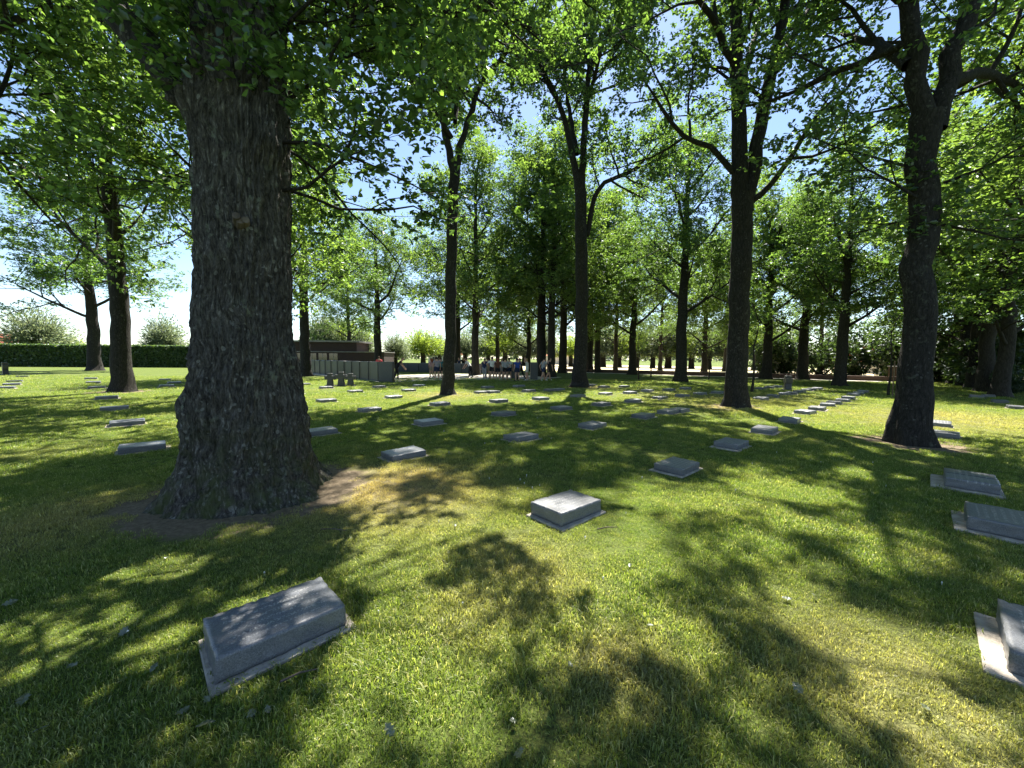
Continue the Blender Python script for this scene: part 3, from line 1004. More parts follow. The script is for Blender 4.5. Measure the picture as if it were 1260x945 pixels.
t.path([R_(1170, 100, o.y, o), R_(1210, 90, o.y + 1, o), R_(1240, 100, o.y + 2.4, o), R_(1260, 110, o.y + 4, o)], [0.11, 0.09, 0.07, 0.02], tmin=0.2)
t.path([R_(1108, 0, o.y, o), R_(1060, -60, o.y - .8, o), R_(1005, -100, o.y - 1.4, o), R_(950, -150, o.y - 1.8, o)], [0.075, 0.065, 0.05, 0.02], tmin=0.2)
t.path([R_(1195, -10, o.y, o), R_(1260, -60, o.y - .5, o), R_(1350, -100, o.y - 1, o)], [0.08, 0.06, 0.02], tmin=0.2)
t.path([R_(1100, -60, o.y, o), R_(1080, -130, o.y + 1.6, o), R_(1065, -170, o.y + 3.4, o)], [0.12, 0.08, 0.02], tmin=0.2)
t.path([R_(1205, -60, o.y, o), R_(1220, -200, o.y - 1.6, o), R_(1260, -400, o.y - 2.6, o)], [0.12, 0.08, 0.02], tmin=0.2)
for (a, z0, L_, dz) in ((3.3, 4.6, 1.8, 0.2), (2.8, 5.2, 2.0, 0.2), (0.1, 4.2, 1.8, 0.1), (0.6, 3.9, 2.0, 0.05), (1.6, 4.4, 1.9, 0.1), (-0.5, 4.9, 1.5, 0.3)):
    d0 = V3((math.cos(a), math.sin(a), dz)).normalized()
    p0 = V3((math.cos(a) * 0.18, math.sin(a) * 0.18, z0))
    pts, rad = t.walk(p0, d0, L_, 0.03, 1)
    t.br.append((pts, rad, 1))
    t.kids(pts, rad, 1, 0.1)
for k in range(24):
    a = rr.uniform(-3.1, 3.1)
    z0 = rr.uniform(3.9, 5.6)
    d0 = V3((math.cos(a), math.sin(a), rr.uniform(-0.1, 0.8))).normalized()
    p0 = V3((math.cos(a) * 0.2, math.sin(a) * 0.2, z0))
    t.tw.append((p0, p0 + d0 * rr.uniform(0.2, 0.5), 0.006))
t.thin(o)
tree_object('oak_tree', o, t.wood_mesh('oak_wood', 48, dict(a=0.42, h=0.5, k=5, ph=0.6, rings=110)), t.leaf_mesh('oak_leaves'),
            'dark oak forking high into a wide V, near paired grave stones', GRP, M['bark'], M['leaf'])
print('right', len(t.tw) * t.leaves)

# ---- oak with many stems in the middle distance
o = OAK_4
t = Tree(41, L=(0, 3.2, 1.4, 0.6), dens=(0, 2.6, 3.0, 4.8), leaves=42, leaf=0.16, zmin=5.5, spray=0.2)
t.cut = 0.6
t.path([V3((0, 0, -0.05)), R_(715, 400, o.y, o), R_(715, 310, o.y, o), R_(714, 215, o.y, o)], [0.4, 0.34, 0.33, 0.3], kids=False)
t.path([R_(712, 225, o.y, o), R_(705, 190, o.y, o), R_(688, 130, o.y, o), R_(670, 90, o.y - .4, o), R_(640, 50, o.y - .8, o)], [0.2, 0.17, 0.13, 0.1, 0.03], tmin=0.35)
t.path([R_(715, 225, o.y, o), R_(720, 150, o.y, o), R_(726, 80, o.y, o), R_(730, 0, o.y, o), R_(735, -70, o.y, o)], [0.2, 0.17, 0.14, 0.09, 0.03], tmin=0.3)
t.path([R_(722, 290, o.y, o), R_(735, 235, o.y, o), R_(755, 220, o.y - .2, o), R_(785, 205, o.y - .3, o), R_(815, 170, o.y - .4, o)], [0.15, 0.13, 0.11, 0.07, 0.02], tmin=0.35)
t.path([R_(724, 90, o.y, o), R_(745, 50, o.y + .6, o), R_(765, 20, o.y + 1, o), R_(790, -20, o.y + 1, o)], [0.12, 0.1, 0.06, 0.02], tmin=0.3)
t.path([R_(710, 190, o.y, o), R_(695, 100, o.y + 1.4, o), R_(690, 40, o.y + 2.6, o), R_(680, -20, o.y + 3.4, o)], [0.13, 0.1, 0.06, 0.02], tmin=0.3)
t.path([R_(721, 130, o.y, o), R_(735, 80, o.y - 2, o), R_(750, 30, o.y - 3.4, o)], [0.12, 0.09, 0.02], tmin=0.3)
t.thin(o)
tree_object('oak_tree', o, t.wood_mesh('oak_wood', 24, dict(a=0.4, h=0.4, k=4, ph=1.0, rings=60)), t.leaf_mesh('oak_leaves'),
            'oak in the middle distance whose trunk splits into many steep stems', GRP, M['bark'], M['leaf'])
print('oak4', len(t.tw) * t.leaves)

# ---- slimmer oak left of the middle
o = OAK_5
t = Tree(53, L=(0, 3.0, 1.4, 0.58), dens=(0, 2.6, 3.0, 4.8), leaves=42, leaf=0.15, zmin=5.2, spray=0.19)
t.cut = 0.6
t.path([V3((0, 0, -0.05)), R_(554, 400, o.y, o), R_(556, 300, o.y, o), R_(560, 200, o.y, o)], [0.27, 0.235, 0.225, 0.22], kids=False)
t.path([R_(558, 210, o.y, o), R_(546, 150, o.y, o), R_(545, 80, o.y, o), R_(560, 30, o.y - .3, o), R_(590, -30, o.y - .4, o)], [0.16, 0.14, 0.12, 0.09, 0.03], tmin=0.3)
t.path([R_(562, 205, o.y, o), R_(575, 150, o.y, o), R_(595, 95, o.y, o), R_(635, 50, o.y - .2, o), R_(662, 0, o.y - .4, o)], [0.15, 0.12, 0.1, 0.07, 0.02], tmin=0.3)
t.path([R_(546, 80, o.y, o), R_(535, 20, o.y + .5, o), R_(520, -60, o.y + .6, o)], [0.11, 0.08, 0.03], tmin=0.2)
t.path([R_(556, 170, o.y, o), R_(530, 130, o.y - .8, o), R_(500, 90, o.y - 1.6, o), R_(470, 60, o.y - 2, o)], [0.1, 0.08, 0.05, 0.02], tmin=0.3)
t.path([R_(560, 150, o.y, o), R_(565, 90, o.y + 1.6, o), R_(570, 40, o.y + 3, o)], [0.1, 0.08, 0.02], tmin=0.25)
t.path([R_(552, 130, o.y, o), R_(558, 50, o.y - 1.8, o), R_(570, -30, o.y - 3, o)], [0.1, 0.08, 0.02], tmin=0.25)
t.thin(o)
tree_object('oak_tree', o, t.wood_mesh('oak_wood', 24, dict(a=0.42, h=0.3, k=4, ph=2.0, rings=60)), t.leaf_mesh('oak_leaves'),
            'straight slim oak left of centre casting a clear trunk shadow on bright grass', GRP, M['bark'], M['leaf'])
print('oak5', len(t.tw) * t.leaves)

# ---- generic oaks
def generic(seed, H, first, rad, nl, dbh, leaf=0.15, leaves=56, low=0.0, dens=(0, 1.7, 2.6, 4.0), L=(0, 3.0, 1.4, 0.6), fork=False, spray=0.22):
    t = Tree(seed, L=L, dens=dens, leaves=leaves, leaf=leaf, zmin=max(1.6, first - 1.6), spray=spray)
    t.simple = True
    rn = t.rnd
    sway = [V3((rn.gauss(0, 0.03) * i, rn.gauss(0, 0.03) * i, H * f)) for i, f in enumerate((0, 0.25, 0.5, 0.75, 0.97))]
    sway[0].z = -0.05
    pts, rads = t.path(sway, [dbh * 0.55, dbh * 0.46, dbh * 0.34, dbh * 0.2, 0.03], kids=False)
    t.kids(pts, rads, 0, max(0.45, first / H + 0.1), 0.7)
    az = rn.random() * 6
    for k in range(nl):
        f = first / H + (0.86 - first / H) * (k / (nl - 1)) ** 1.1
        zi = H * f
        i = min(range(len(pts)), key=lambda j: abs(pts[j].z - zi))
        az += 2.4 + rn.gauss(0, 0.3)
        ln = rad * (1.0 - 0.55 * max(0, (f - 0.45) / 0.45)) * rn.uniform(0.8, 1.15)
        if f < 0.4: ln *= 0.85
        el = R(rn.uniform(18, 40)) + max(0, f - 0.5) * 0.9
        d = V3((math.cos(az) * math.cos(el), math.sin(az) * math.cos(el), math.sin(el)))
        lp, lr = t.walk(pts[i], d, ln, min(rads[i] * 0.6, 0.03 + ln * 0.018), 0, tip=0.15)
        t.br.append((lp, lr, 0))
        t.kids(lp, lr, 0, 0.22)
    wood = t.wood_mesh('grove_oak_wood_%d' % seed, 16, dict(a=0.45, h=0.35, k=4, ph=seed, rings=40))
    lv = t.leaf_mesh('grove_oak_leaves_%d' % seed)
    print('generic', seed, len(t.tw) * leaves)
    return wood, lv


GEN = {
    'tall': generic(101, 18.0, 5.0, 5.6, 13, 0.75),
    'tall2': generic(102, 17.0, 4.4, 5.2, 13, 0.7),
    'wide': generic(103, 14.5, 4.2, 6.2, 10, 0.75),
    'slim': generic(104, 15.5, 3.2, 3.6, 14, 0.5),
    'bushy': generic(105, 12.0, 2.4, 4.6, 11, 0.55),
}


def place(kind, px, py, label, sc=1.0, rz=None, loc=None, mat='leaf', bark='bark_far', seed=0):
    w, l = GEN[kind]
    p = loc if loc is not None else G(px, py)
    rz = rz if rz is not None else random.Random(int(px * 7 + py * 13) + seed).uniform(0, 6.28)
    w2 = w
    o_ = empty('oak_tree', p, rz)
    o_.scale = (sc, sc, sc)
    tag(o_, label, 'tree', GRP)
    link('trunk', w2, o_, M[bark])
    c = link('crown', l, o_, M[mat])
    c['kind'] = 'stuff'
    return o_


place('tall', 151, 482, 'thick straight oak at the left, nearer of two before the hedge', 1.05, 1.0, bark='bark').scale = (0.88, 0.88, 1.05)
place('tall', 117, 456, 'oak right behind another trunk at the left, standing close to the hedge', 1.1, 2.0).scale = (1.35, 1.35, 1.1)
place('tall', 377, 463, 'oak standing beside the row of dark steles, just right of the big trunk', 1.0, 3.1)
place('wide', 467, 452, 'spreading oak with an open umbrella crown behind the dark steles', 1.15, 0.5, mat='leaf_b', loc=V3((-15.6, 45.0, 0)))
place('tall2', 563, 455, 'thin distant oak seen just right of the slim straight oak', 1.2)
place('slim', 585, 461.5, 'slender tall oak beside the paved path, left of the group of people', 1.35, mat='leaf_b')
place('bushy', 650, 457, 'bushy oak behind the group of people', 1.1, mat='leaf_b')
place('tall', 666, 463, 'left one of two close dark trunks right of the group of people', 1.1)
place('slim', 678, 464, 'right one of two close dark trunks right of the group of people', 1.3)
place('tall2', 692, 459, 'leaning dark oak between the people and the many-stemmed oak', 1.2)
place('tall', 725, 458, 'far oak just right of the many-stemmed trunk', 1.1, mat='leaf_b')
place('slim', 735, 458.5, 'far slim oak, second trunk right of the many-stemmed oak', 1.3, mat='leaf_b')
place('wide', 778, 461, 'open oak with a grey forking trunk by the low brick wall', 1.0, mat='leaf_b')
place('tall', 837, 469.5, 'oak with a forked trunk midway between the many-stemmed and twin-stemmed oaks', 1.0, 4.0)
place('bushy', 866, 461, 'small far oak left of the twin-stemmed trunk by the low wall', 1.1, mat='leaf_b')
place('bushy', 942, 466, 'oak with dark trunk right of the twin-stemmed oak, in front of the low wall', 1.25, mat='leaf_b')
place('wide', 987, 466.5, 'pale-barked oak by the low wall, left of two right of the twin-stemmed oak', 1.0)
place('tall2', 1033, 475, 'pale-barked oak on the lawn between twin-stemmed oak and dark right oak', 0.85, mat='leaf_b')
place('bushy', 1230, 488, 'nearest trunk of the shady row of oaks at the right edge', 0.95, 0.4)
place('tall2', 1211, 482, 'second trunk of the shady row of oaks at the right edge', 0.85)
place('bushy', 1197, 477.5, 'third trunk of the shady row of oaks at the right edge', 1.0)
place('tall', 1186, 475, 'fourth trunk of the shady row of oaks at the right edge', 0.85)
place('bushy', 1172, 472, 'farthest trunk of the shady row of oaks at the right edge', 1.0, 2.6)
place('slim', 0, 0, 'slim oak added behind the massive trunk to shade the left lawn, only its leafy crown showing', 1.05, 1.1, loc=V3((-11.2, 16.2, 0))).scale = (1.05, 1.05, 1.3)  # tree added for the shade its crown throws on the left lawn
# trees whose trunks stand just outside the picture while their crowns reach into it
place('tall', 0, 0, 'crown of an oak reaching in over the top left corner', 1.25, 0.2, loc=V3((-12.9, 8.4, 0)), mat='leaf_b')
place('bushy', 0, 0, 'leafy branches of an oak reaching in from the right edge', 1.15, 3.3, loc=V3((15.2, 9.2, 0)))
# slender trees of the far belt
for px, py, sc, lb in ((612, 455, 1.15, 'slender far tree right behind the group of people'), (757, 457, 1.1, 'slender far tree just left of the grey forking oak'), (812, 456, 1.1, 'slender far tree right of the grey forking oak'),
                       (892, 457, 1.1, 'slender far tree close on the left of the twin-stemmed oak'), (1008, 460, 1.05, 'slender far tree seen between the two pale-barked oaks'), (430, 453, 1.15, 'slender far tree behind the low brick building')):
    place('slim', px, py, lb, sc, mat='leaf_b')

# young staked trees
GEN['young'] = generic(106, 4.6, 2.3, 1.0, 9, 0.10, leaf=0.12, leaves=12, L=(0, 0.8, 0.45, 0.25), dens=(0, 2.5, 2.5, 4.0), spray=0.1)
for px, py, sc, lb in ((925, 482, 1.0, 'thin young tree just right of the twin-stemmed trunk'), (1093, 487, 0.85, 'thin young tree just left of the dark right oak'), (1054, 464, 0.8, 'thin young tree before the low wall, left of the red-roofed house'),
                       (786, 467, 0.85, 'slim sapling before the low wall, nearest of three left of the twin-stemmed oak'), (801, 464, 0.8, 'slim sapling close to the low wall, left of the forked grey oak'), (872, 467, 0.8, 'slim sapling between forked grey oak and twin-stemmed oak')):
    w, l = GEN['young']
    y = empty('young_tree', G(px, py), px * 0.7)
    y.scale = (sc, sc, sc)
    tag(y, lb, 'tree', 'young trees planted on the lawn')
    link('trunk', w, y, M['bark_far'])
    c = link('crown', l, y, M['leaf_b'])
    c['kind'] = 'stuff'
    s = MB()
    s.tube([(0.16, 0.05, -0.05), (0.16, 0.05, 1.9)], [0.03, 0.03], 7)
    s.build('stake', M['wood'], y)

# ---- pollard willows beyond the cemetery
def willow(seed, R0=3.4, H=4.4, trunk=2.0, n=640, k=16, size=0.33):
    rs = np.random.RandomState(seed)
    a = rs.uniform(0, 6.283, n)
    e = np.arccos(rs.uniform(-0.05, 1, n))
    L = rs.uniform(0.55, 1.0, n)
    d = np.stack([np.cos(a) * np.sin(e), np.sin(a) * np.sin(e), np.cos(e)], 1)
    s = rs.uniform(0.25, 1.05, (n, k))
    C = d[:, None] * (L[:, None] * s)[:, :, None] * np.array([R0, R0, H - 0.3]) + np.array([0, 0, trunk])
    C[:, :, 2] -= (s ** 2) * 0.5 * np.abs(np.sin(e))[:, None]
    C += rs.normal(0, 0.16, C.shape)
    D = np.repeat(d[:, None], k, 1) + rs.normal(0, 0.35, (n, k, 3)) + np.array([0, 0, -0.1])
    lv = leaves_mesh('willow_leaves_%d' % seed, C.reshape(-1, 3), D.reshape(-1, 3), size, rs, aspect=0.3, simple=True)
    mb = MB()
    mb.tube([(0, 0, -0.1), (0.05, 0, 0.8), (0, 0.05, trunk - 0.3), (0, 0, trunk + 0.3)], [0.42, 0.33, 0.34, 0.5], 10)
    for j in range(16):
        v = V3(d[j]) * 1.0
        mb.tube([(0, 0, trunk), V3((v.x * R0 * .3, v.y * R0 * .3, trunk + v.z * H * .35)), V3((v.x * R0 * .7, v.y * R0 * .7, trunk + v.z * H * .75))], [0.09, 0.05, 0.015], 4)
    return mb.mesh('willow_wood_%d' % seed, smooth=True), lv


WIL = [willow(7), willow(8, 3.0, 5.0), willow(9, 3.8, 4.0)]
def put_willow(i, px, Y, label, sc, mat='willow', name='pollard_willow'):
    p = at(px, 445, Y)
    o_ = empty(name, (p.x, p.y, 0), i * 1.3)
    o_.scale = (sc, sc, sc)
    tag(o_, label, 'tree', 'willows beyond the cemetery')
    w, l = WIL[i % 3]
    link('trunk', w, o_, M['bark_far'])
    c = link('crown', l, o_, M[mat])
    c['kind'] = 'stuff'


ORD = ['first', 'second', 'third', 'fourth', 'fifth', 'sixth', 'seventh', 'eighth', 'ninth', 'tenth', 'eleventh', 'twelfth', 'thirteenth', 'fourteenth', 'fifteenth', 'sixteenth', 'seventeenth', 'eighteenth', 'nineteenth', 'twentieth']
put_willow(0, 47, 78, 'large feathery grey willow behind the clipped hedge at the far left', 2.1)
put_willow(1, 203, 84, 'grey willow above the hedge, just left of the massive oak trunk', 1.75)
put_willow(2, 92, 96, 'smaller bright willow above the hedge, left of two dark trunks', 1.2, 'lime')
put_willow(1, 400, 80, 'willow rising behind the flat-roofed brick building', 1.9)
put_willow(2, 430, 84, 'tall willow above the low end of the brick building', 2.0)
put_willow(0, 444, 60, 'small yellow-green tree beside the brick building', 1.05, 'lime', 'round_tree')
put_willow(1, 487, 62, 'small yellow-green tree above the man in black', 0.95, 'lime', 'round_tree')
put_willow(2, 521, 78, 'round grey-green willow left of the slim straight oak', 1.5)
put_willow(0, 541, 84, 'round willow almost touching the slim straight oak', 1.25)
wx = [572, 601, 622, 645, 668, 702, 742, 762, 783, 803, 822, 851, 872, 893, 930, 955]
for i, x in enumerate(wx):
    put_willow(i, x, 92 - i * 2.0, '%s pollard willow of the far row, counted from behind the people rightwards' % ORD[i], (1.55, 1.35, 1.7, 1.45)[i % 4])

# ---- dark shrubs
def shrub(seed, n, size, squash=1.0):
    rs = np.random.RandomState(seed)
    lob = rs.normal(0, 1, (14, 3)) * np.array([0.55, 0.55, 0.35]) + np.array([0, 0, 0.95])
    i = rs.randint(0, 14, n)
    d = rs.normal(0, 1, (n, 3))
    d /= np.linalg.norm(d, axis=1)[:, None]
    C = lob[i] + d * (0.52 * rs.uniform(0.6, 1.05, n) ** 0.5)[:, None]
    C[:, 2] = np.maximum(C[:, 2] * squash, 0.05)
    lv = leaves_mesh('shrub_leaves_%d' % seed, C, d + rs.normal(0, 0.5, (n, 3)), size, rs, simple=True)
    mb = MB()
    for k in range(6):
        v = V3(lob[k])
        mb.tube([(0.03 * k - 0.07, 0.02 * k, -0.03), v * 0.5, v], [0.05, 0.035, 0.01], 5)
    return mb.mesh('shrub_wood_%d' % seed, smooth=True), lv


SH = [shrub(3, 5200, 0.15), shrub(4, 5200, 0.15, 1.2)]
for i, (px, Y, sc, mat, lb) in enumerate((
        (948, 43, 2.0, 'leaf_dark', 'dark shrub beyond the low wall, right of the twin-stemmed oak'),
        (968, 42, 2.1, 'leaf_dark', 'dark shrub behind the small stone cross and low wall'),
        (1010, 40, 1.9, 'leaf_dark', 'dark shrub between two pale-barked oaks beyond the low wall'),
        (1052, 37, 2.0, 'leaf_dark', 'round dark shrub beyond the low wall, left of the red-roofed house'),
        (1120, 33, 2.1, 'leaf_dark', 'dark evergreen shrub left of the shady tree row'),
        (1152, 31, 2.2, 'leaf_dark', 'dark evergreen shrub at the far end of the shady tree row'),
        (1178, 30, 2.3, 'leaf_dark', 'dark evergreen shrub behind the middle of the shady tree row'),
        (1206, 27, 2.2, 'leaf_dark', 'dark evergreen shrub behind the near end of the shady tree row'),
        (1250, 22.5, 2.0, 'leaf_dark', 'dark evergreen shrub at the right edge behind the pale bush'),
        (1248, 19.5, 0.62, 'lime', 'low pale green bush at the right edge'))):
    p = at(px, 445, Y)
    o_ = empty('shrub', (p.x, p.y, 0), i * 1.1)
    o_.scale = (sc, sc, sc * (1.15 if Y > 25 else 1.0))
    tag(o_, lb, 'shrub', 'shrubs around the lawn')
    link('stem', SH[i % 2][0], o_, M['bark_far'])
    c = link('foliage', SH[i % 2][1], o_, M[mat])
    c['kind'] = 'stuff'

# far, low line of woods closing the horizon
rs = np.random.RandomState(91)
n = 13000
ax = rs.uniform(-420, 420, n)
hh = 5.2 + 2.6 * fbm(ax / 30.0, ax * 0, ax * 0, 4, 3) + 1.2 * vnoise(ax / 6.0, 0, 0, 6)
C = np.stack([ax, 240 + rs.uniform(-6, 6, n), np.maximum(0.2, hh * rs.uniform(0.02, 1, n) ** 0.6)], 1)
tl = link('treeline', leaves_mesh('treeline', C, rs.normal(0, 1, (n, 3)), 2.5, rs, aspect=0.8, simple=True), None, M['willow'])
tag(tl, 'distant low line of trees on the horizon', None, None, 'stuff')

# ------------------------------------------------------------------ hedge
def hedge(name, A, B, h, th, label, n):
    rs_ = np.random.RandomState(5 + n)
    A, B = V3(A), V3(B)
    L_ = (B - A).length
    ang = math.atan2(B.y - A.y, B.x - A.x)
    o_ = empty(name, A, ang)
    tag(o_, label, 'hedge')
    mb = MB()
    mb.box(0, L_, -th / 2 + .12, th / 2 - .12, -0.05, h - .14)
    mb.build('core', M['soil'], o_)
    k = rs_.rand(n)
    C = np.zeros((n, 3))
    C[:, 0] = rs_.uniform(0, L_, n)
    f = k < 0.62
    C[f, 1] = -th / 2 + rs_.normal(0, .06, f.sum())
    C[f, 2] = rs_.uniform(0.02, h, f.sum())
    tp = ~f
    C[tp, 1] = rs_.uniform(-th / 2, th / 2, tp.sum())
    C[tp, 2] = h - .08 + rs_.normal(0, .06, tp.sum())
    c = link('foliage', leaves_mesh(name + '_leaves', C, rs_.normal(0, 1, (n, 3)), 0.26, rs_, aspect=0.7, simple=True), o_, M['hedge_leaf'])
    c['kind'] = 'stuff'


Ha, Hb = G(-60, 450.5), G(330, 452.5)
hedge('hedge', Ha, Hb, 3.0, 1.4, 'long clipped dark green hedge along the left background', 30000)

# ------------------------------------------------------------------ paving, field, low wall
strip('paving', [G(470, 470.5), G(560, 467.5), G(655, 468.5), G(692, 464), G(640, 461.2), G(560, 460), G(492, 461.5)], 0.004, M['paving'], 'pale paved path by the steles')
strip('path_beside_steles', [G(468, 470.5), G(471, 467.6), G(395, 459.8), G(350, 455.5), G(345, 456.5), G(388, 461.5)], 0.008, M['paving'], 'pale strip of paving along the steles')
WA, WB = G(785, 460), G(1000, 466.5)
wd = (WB - WA).normalized()
wn_ = V3((-wd.y, wd.x, 0))
if wn_.y < 0: wn_ = -wn_
W0_, W1_ = WA - wd * 9.5, WB + wd * 6.2
Lw = (W1_ - W0_).length
ww = empty('low_wall', W0_, math.atan2(wd.y, wd.x))
tag(ww, 'low red brick wall bordering the far edge of the lawn', 'wall')
mb = MB(); mb.box(0, Lw, 0, 0.35, -0.05, 0.34); mb.build('wall_body', M['brick'], ww)
k = 0
while k * 1.0 < Lw - 0.5:
    mb = MB(); mb.box(k * 1.0 + 0.004, min(Lw, k * 1.0 + 0.996), -0.03, 0.38, 0.341, 0.385); mb.build('coping_slab', M['brick'], ww, 0.006); k += 1
strip('gravel_path', [W0_ - wn_ * 1.5, W1_ - wn_ * 1.5, W1_ - wn_ * 0.05, W0_ - wn_ * 0.05], 0.004, M['paving'], 'narrow pale path along the low wall')
strip('field', [W0_ + wn_ * 0.5 - wd * 30, W1_ + wn_ * 0.5 + wd * 6, W1_ + wn_ * 48 + wd * 60, W0_ + wn_ * 60 - wd * 30], 0.004, M['straw'], 'sunlit straw coloured field beyond the low wall')
gp = G(1102, 469)
g_ = empty('gate_pillar', gp, 0.3); tag(g_, 'short brown brick pillar at the right end of the low wall', 'pillar')
mb = MB(); mb.box(-.35, .35, -.35, .35, -.05, 1.15); mb.build('shaft', M['brick'], g_)
mb = MB(); mb.box(-.4, .4, -.4, .4, 1.151, 1.22); mb.build('cap', M['roofing'], g_, .01)

# ------------------------------------------------------------------ steles
SA, SB = G(470, 469.3), G(395, 460.3)
sd = (SB - SA).normalized()
sang = math.atan2(sd.y, sd.x)


def stele_mesh(w, h, th):
    mb_ = MB(); mb_.box(0, w, -th / 2, th / 2, -0.05, h)
    return mb_.mesh('stele', 0.012, 1)


sm = stele_mesh(1.22, 1.3, 0.3)
joint = MB(); joint.box(1.225, 1.675, -0.11, 0.11, -0.05, 1.27); joint = joint.mesh('joint_slab')
for i in range(15):
    p = SA + sd * (0.35 + i * 1.68)
    o_ = link('stele', sm, None, M['granite_dark'])
    o_.location = p
    o_.rotation_euler = (0, 0, sang)
    link('joint_slab', joint, o_, M['basalt'])
    tag(o_, '%s upright dark granite slab of the front row, counted leftwards from the path' % ORD[i], 'stele', 'front row of granite steles')
e = stele_mesh(0.95, 1.32, 0.38)
o_ = link('stele', e, None, M['granite_dark'])
o_.location = G(467.5, 469.8)
o_.rotation_euler = (0, 0, R(-8))
tag(o_, 'grey end slab of the front row, beside the man in black', 'stele', 'front row of granite steles')
sm2 = stele_mesh(1.25, 1.02, 0.4)
b0, b1 = at(491, 455, 44), at(640, 455, 40)
bd = (b1 - b0); bd.z = 0
nb = 11
for i in range(nb):
    p = b0 + bd * (i / nb)
    o_ = link('stele', sm2, None, M['granite_dark'])
    o_.location = (p.x, p.y, 0)
    o_.rotation_euler = (0, 0, math.atan2(bd.y, bd.x))
    tag(o_, '%s low dark slab of the back row beyond the path, from the left' % ORD[i], 'stele', 'back row of granite steles')
for (px, py, w, lb) in ((652.5, 467, 0.55, 'upright grey slab right of the group of people'), (628.5, 466.2, 0.5, 'dark slab standing among the group of people')):
    o_ = link('stele', stele_mesh(w, 1.32, 0.35), None, M['granite_dark'])
    o_.location = G(px, py)
    o_.rotation_euler = (0, 0, 0.05)
    tag(o_, lb, 'stele', 'steles near the people')

# ------------------------------------------------------------------ stone crosses
def cross(px, py, h, rz, label, half=False):
    o_ = empty('stone_cross', G(px, py), rz)
    tag(o_, label, 'cross', 'stubby basalt crosses')
    w = h * 0.2
    mb_ = MB()
    pts = [(-w * 1.25, -0.05), (w * 1.25, -0.05), (w * 0.85, h * 0.52), (w * 1.9, h * 0.5), (w * 1.95, h * 0.82), (w * 0.85, h * 0.8), (w * 0.9, h), (-w * 0.9, h), (-w * 0.85, h * 0.8), (-w * 1.95, h * 0.82), (-w * 1.9, h * 0.5), (-w * 0.85, h * 0.52)]
    mb_.prism(pts, -0.15, 0.15)
    me_ = mb_.mesh('cross_stone', 0.018, 2)
    link('cross_stone', me_, o_, M['basalt'])
    mb_ = MB(); mb_.box(-w * 1.7, w * 1.7, -0.24, 0.24, -0.05, 0.045); mb_.build('plinth', M['basalt'], o_, 0.01)


cross(406.5, 475, 0.70, 0.2, 'left one of three dark stone crosses before the steles')
cross(420, 475, 0.78, 0.2, 'middle and tallest of three dark stone crosses before the steles')
cross(431.5, 475, 0.70, 0.2, 'right one of three dark stone crosses before the steles')
cross(7, 461.5, 1.0, -0.6, 'dark stone cross at the far left edge in front of the hedge')
cross(969, 480, 0.78, 1.2, 'small dark stone cross on the lawn right of the twin-stemmed oak')

# ------------------------------------------------------------------ buildings
b = empty('memorial_building', at(345, 445, 52) * 1.0, 0)
b.location.z = 0
b.rotation_euler = (0, 0, R(4))
tag(b, 'low dark brick building with flat overhanging roof behind the steles', 'building')
k52 = 52 / FPX
Lb = (437 - 345) * k52
mb = MB(); mb.box(-9, Lb + 3.6, 0, 6, -0.1, 2.25); mb.build('wall', M['brick_dark'], b)
mb = MB(); mb.box(-9, Lb - 0.2, 0.5, 6.2, 2.35, 3.62); mb.build('upper_wall', M['brick_dark'], b)
mb = MB(); mb.box(-9.3, Lb + 0.3, 0.1, 6.6, 3.621, 3.84); mb.build('roof', M['roofing'], b, 0.01)
mb = MB(); mb.box(-9.2, Lb + 3.7, -0.15, 6.1, 2.251, 2.36); mb.build('ledge', M['roofing'], b, 0.01)
for i, x in enumerate((0.8, 2.2, 3.6, 5.0, 6.4)):
    mb = MB(); mb.box(x, x + 1.1, -0.03, 0.06, 1.2, 2.1); w_ = mb.build('window', M['glass'], b)
    mb = MB(); mb.box(x + 0.53, x + 0.57, -0.05, -0.032, 1.2, 2.1); mb.build('mullion', M['roofing'], w_)


def house(name, px, Y, w, d, eave, ridge, label, rz=0.0, wall='white_wall'):
    p = at(px, 445, Y)
    o_ = empty(name, (p.x, p.y, 0), rz)
    tag(o_, label, 'house')
    mb_ = MB(); mb_.box(-w / 2, w / 2, -d / 2, d / 2, -0.1, eave); mb_.build('wall', M[wall], o_)
    mb_ = MB(); mb_.add([(-w / 2 - .4, -d / 2 - .4, eave + .002), (w / 2 + .4, -d / 2 - .4, eave + .002), (w / 2 + .4, d / 2 + .4, eave + .002), (-w / 2 - .4, d / 2 + .4, eave + .002), (-w / 2, 0, ridge), (w / 2, 0, ridge)],
                        [(0, 1, 5, 4), (2, 3, 4, 5), (1, 2, 5), (3, 0, 4), (3, 2, 1, 0)])
    rf = mb_.build('roof', M['roof_tile'], o_)
    mb_ = MB(); mb_.box(w * .2, w * .2 + .6, -.3, .3, ridge - .6, ridge + .7); mb_.build('chimney', M['brick'], rf)
    for x in (-w * .3, 0.05 * w, w * .33):
        mb_ = MB(); mb_.box(x - .5, x + .5, -d / 2 - .04, -d / 2 + .05, eave * .35, eave * .8); wi = mb_.build('window', M['glass'], o_)
        mb_ = MB(); mb_.box(x - .03, x + .03, -d / 2 - .06, -d / 2 - .042, eave * .35, eave * .8); mb_.build('window_bar', M['white_wall'], wi)


house('house', 5, 110, 20, 9, 4.2, 7.4, 'red-roofed house peeking over the hedge at the far left')
house('house', 1086, 52, 8.5, 7, 1.5, 3.5, 'house with a pinkish red roof beyond the low wall at the right', 0.3)
house('house', 548, 105, 8, 6, 2.4, 3.6, 'small pale distant house behind the back steles, left of the slim oak')
house('house', 690, 108, 9, 6, 2.4, 3.6, 'small pale distant house between dark trunks right of the people')

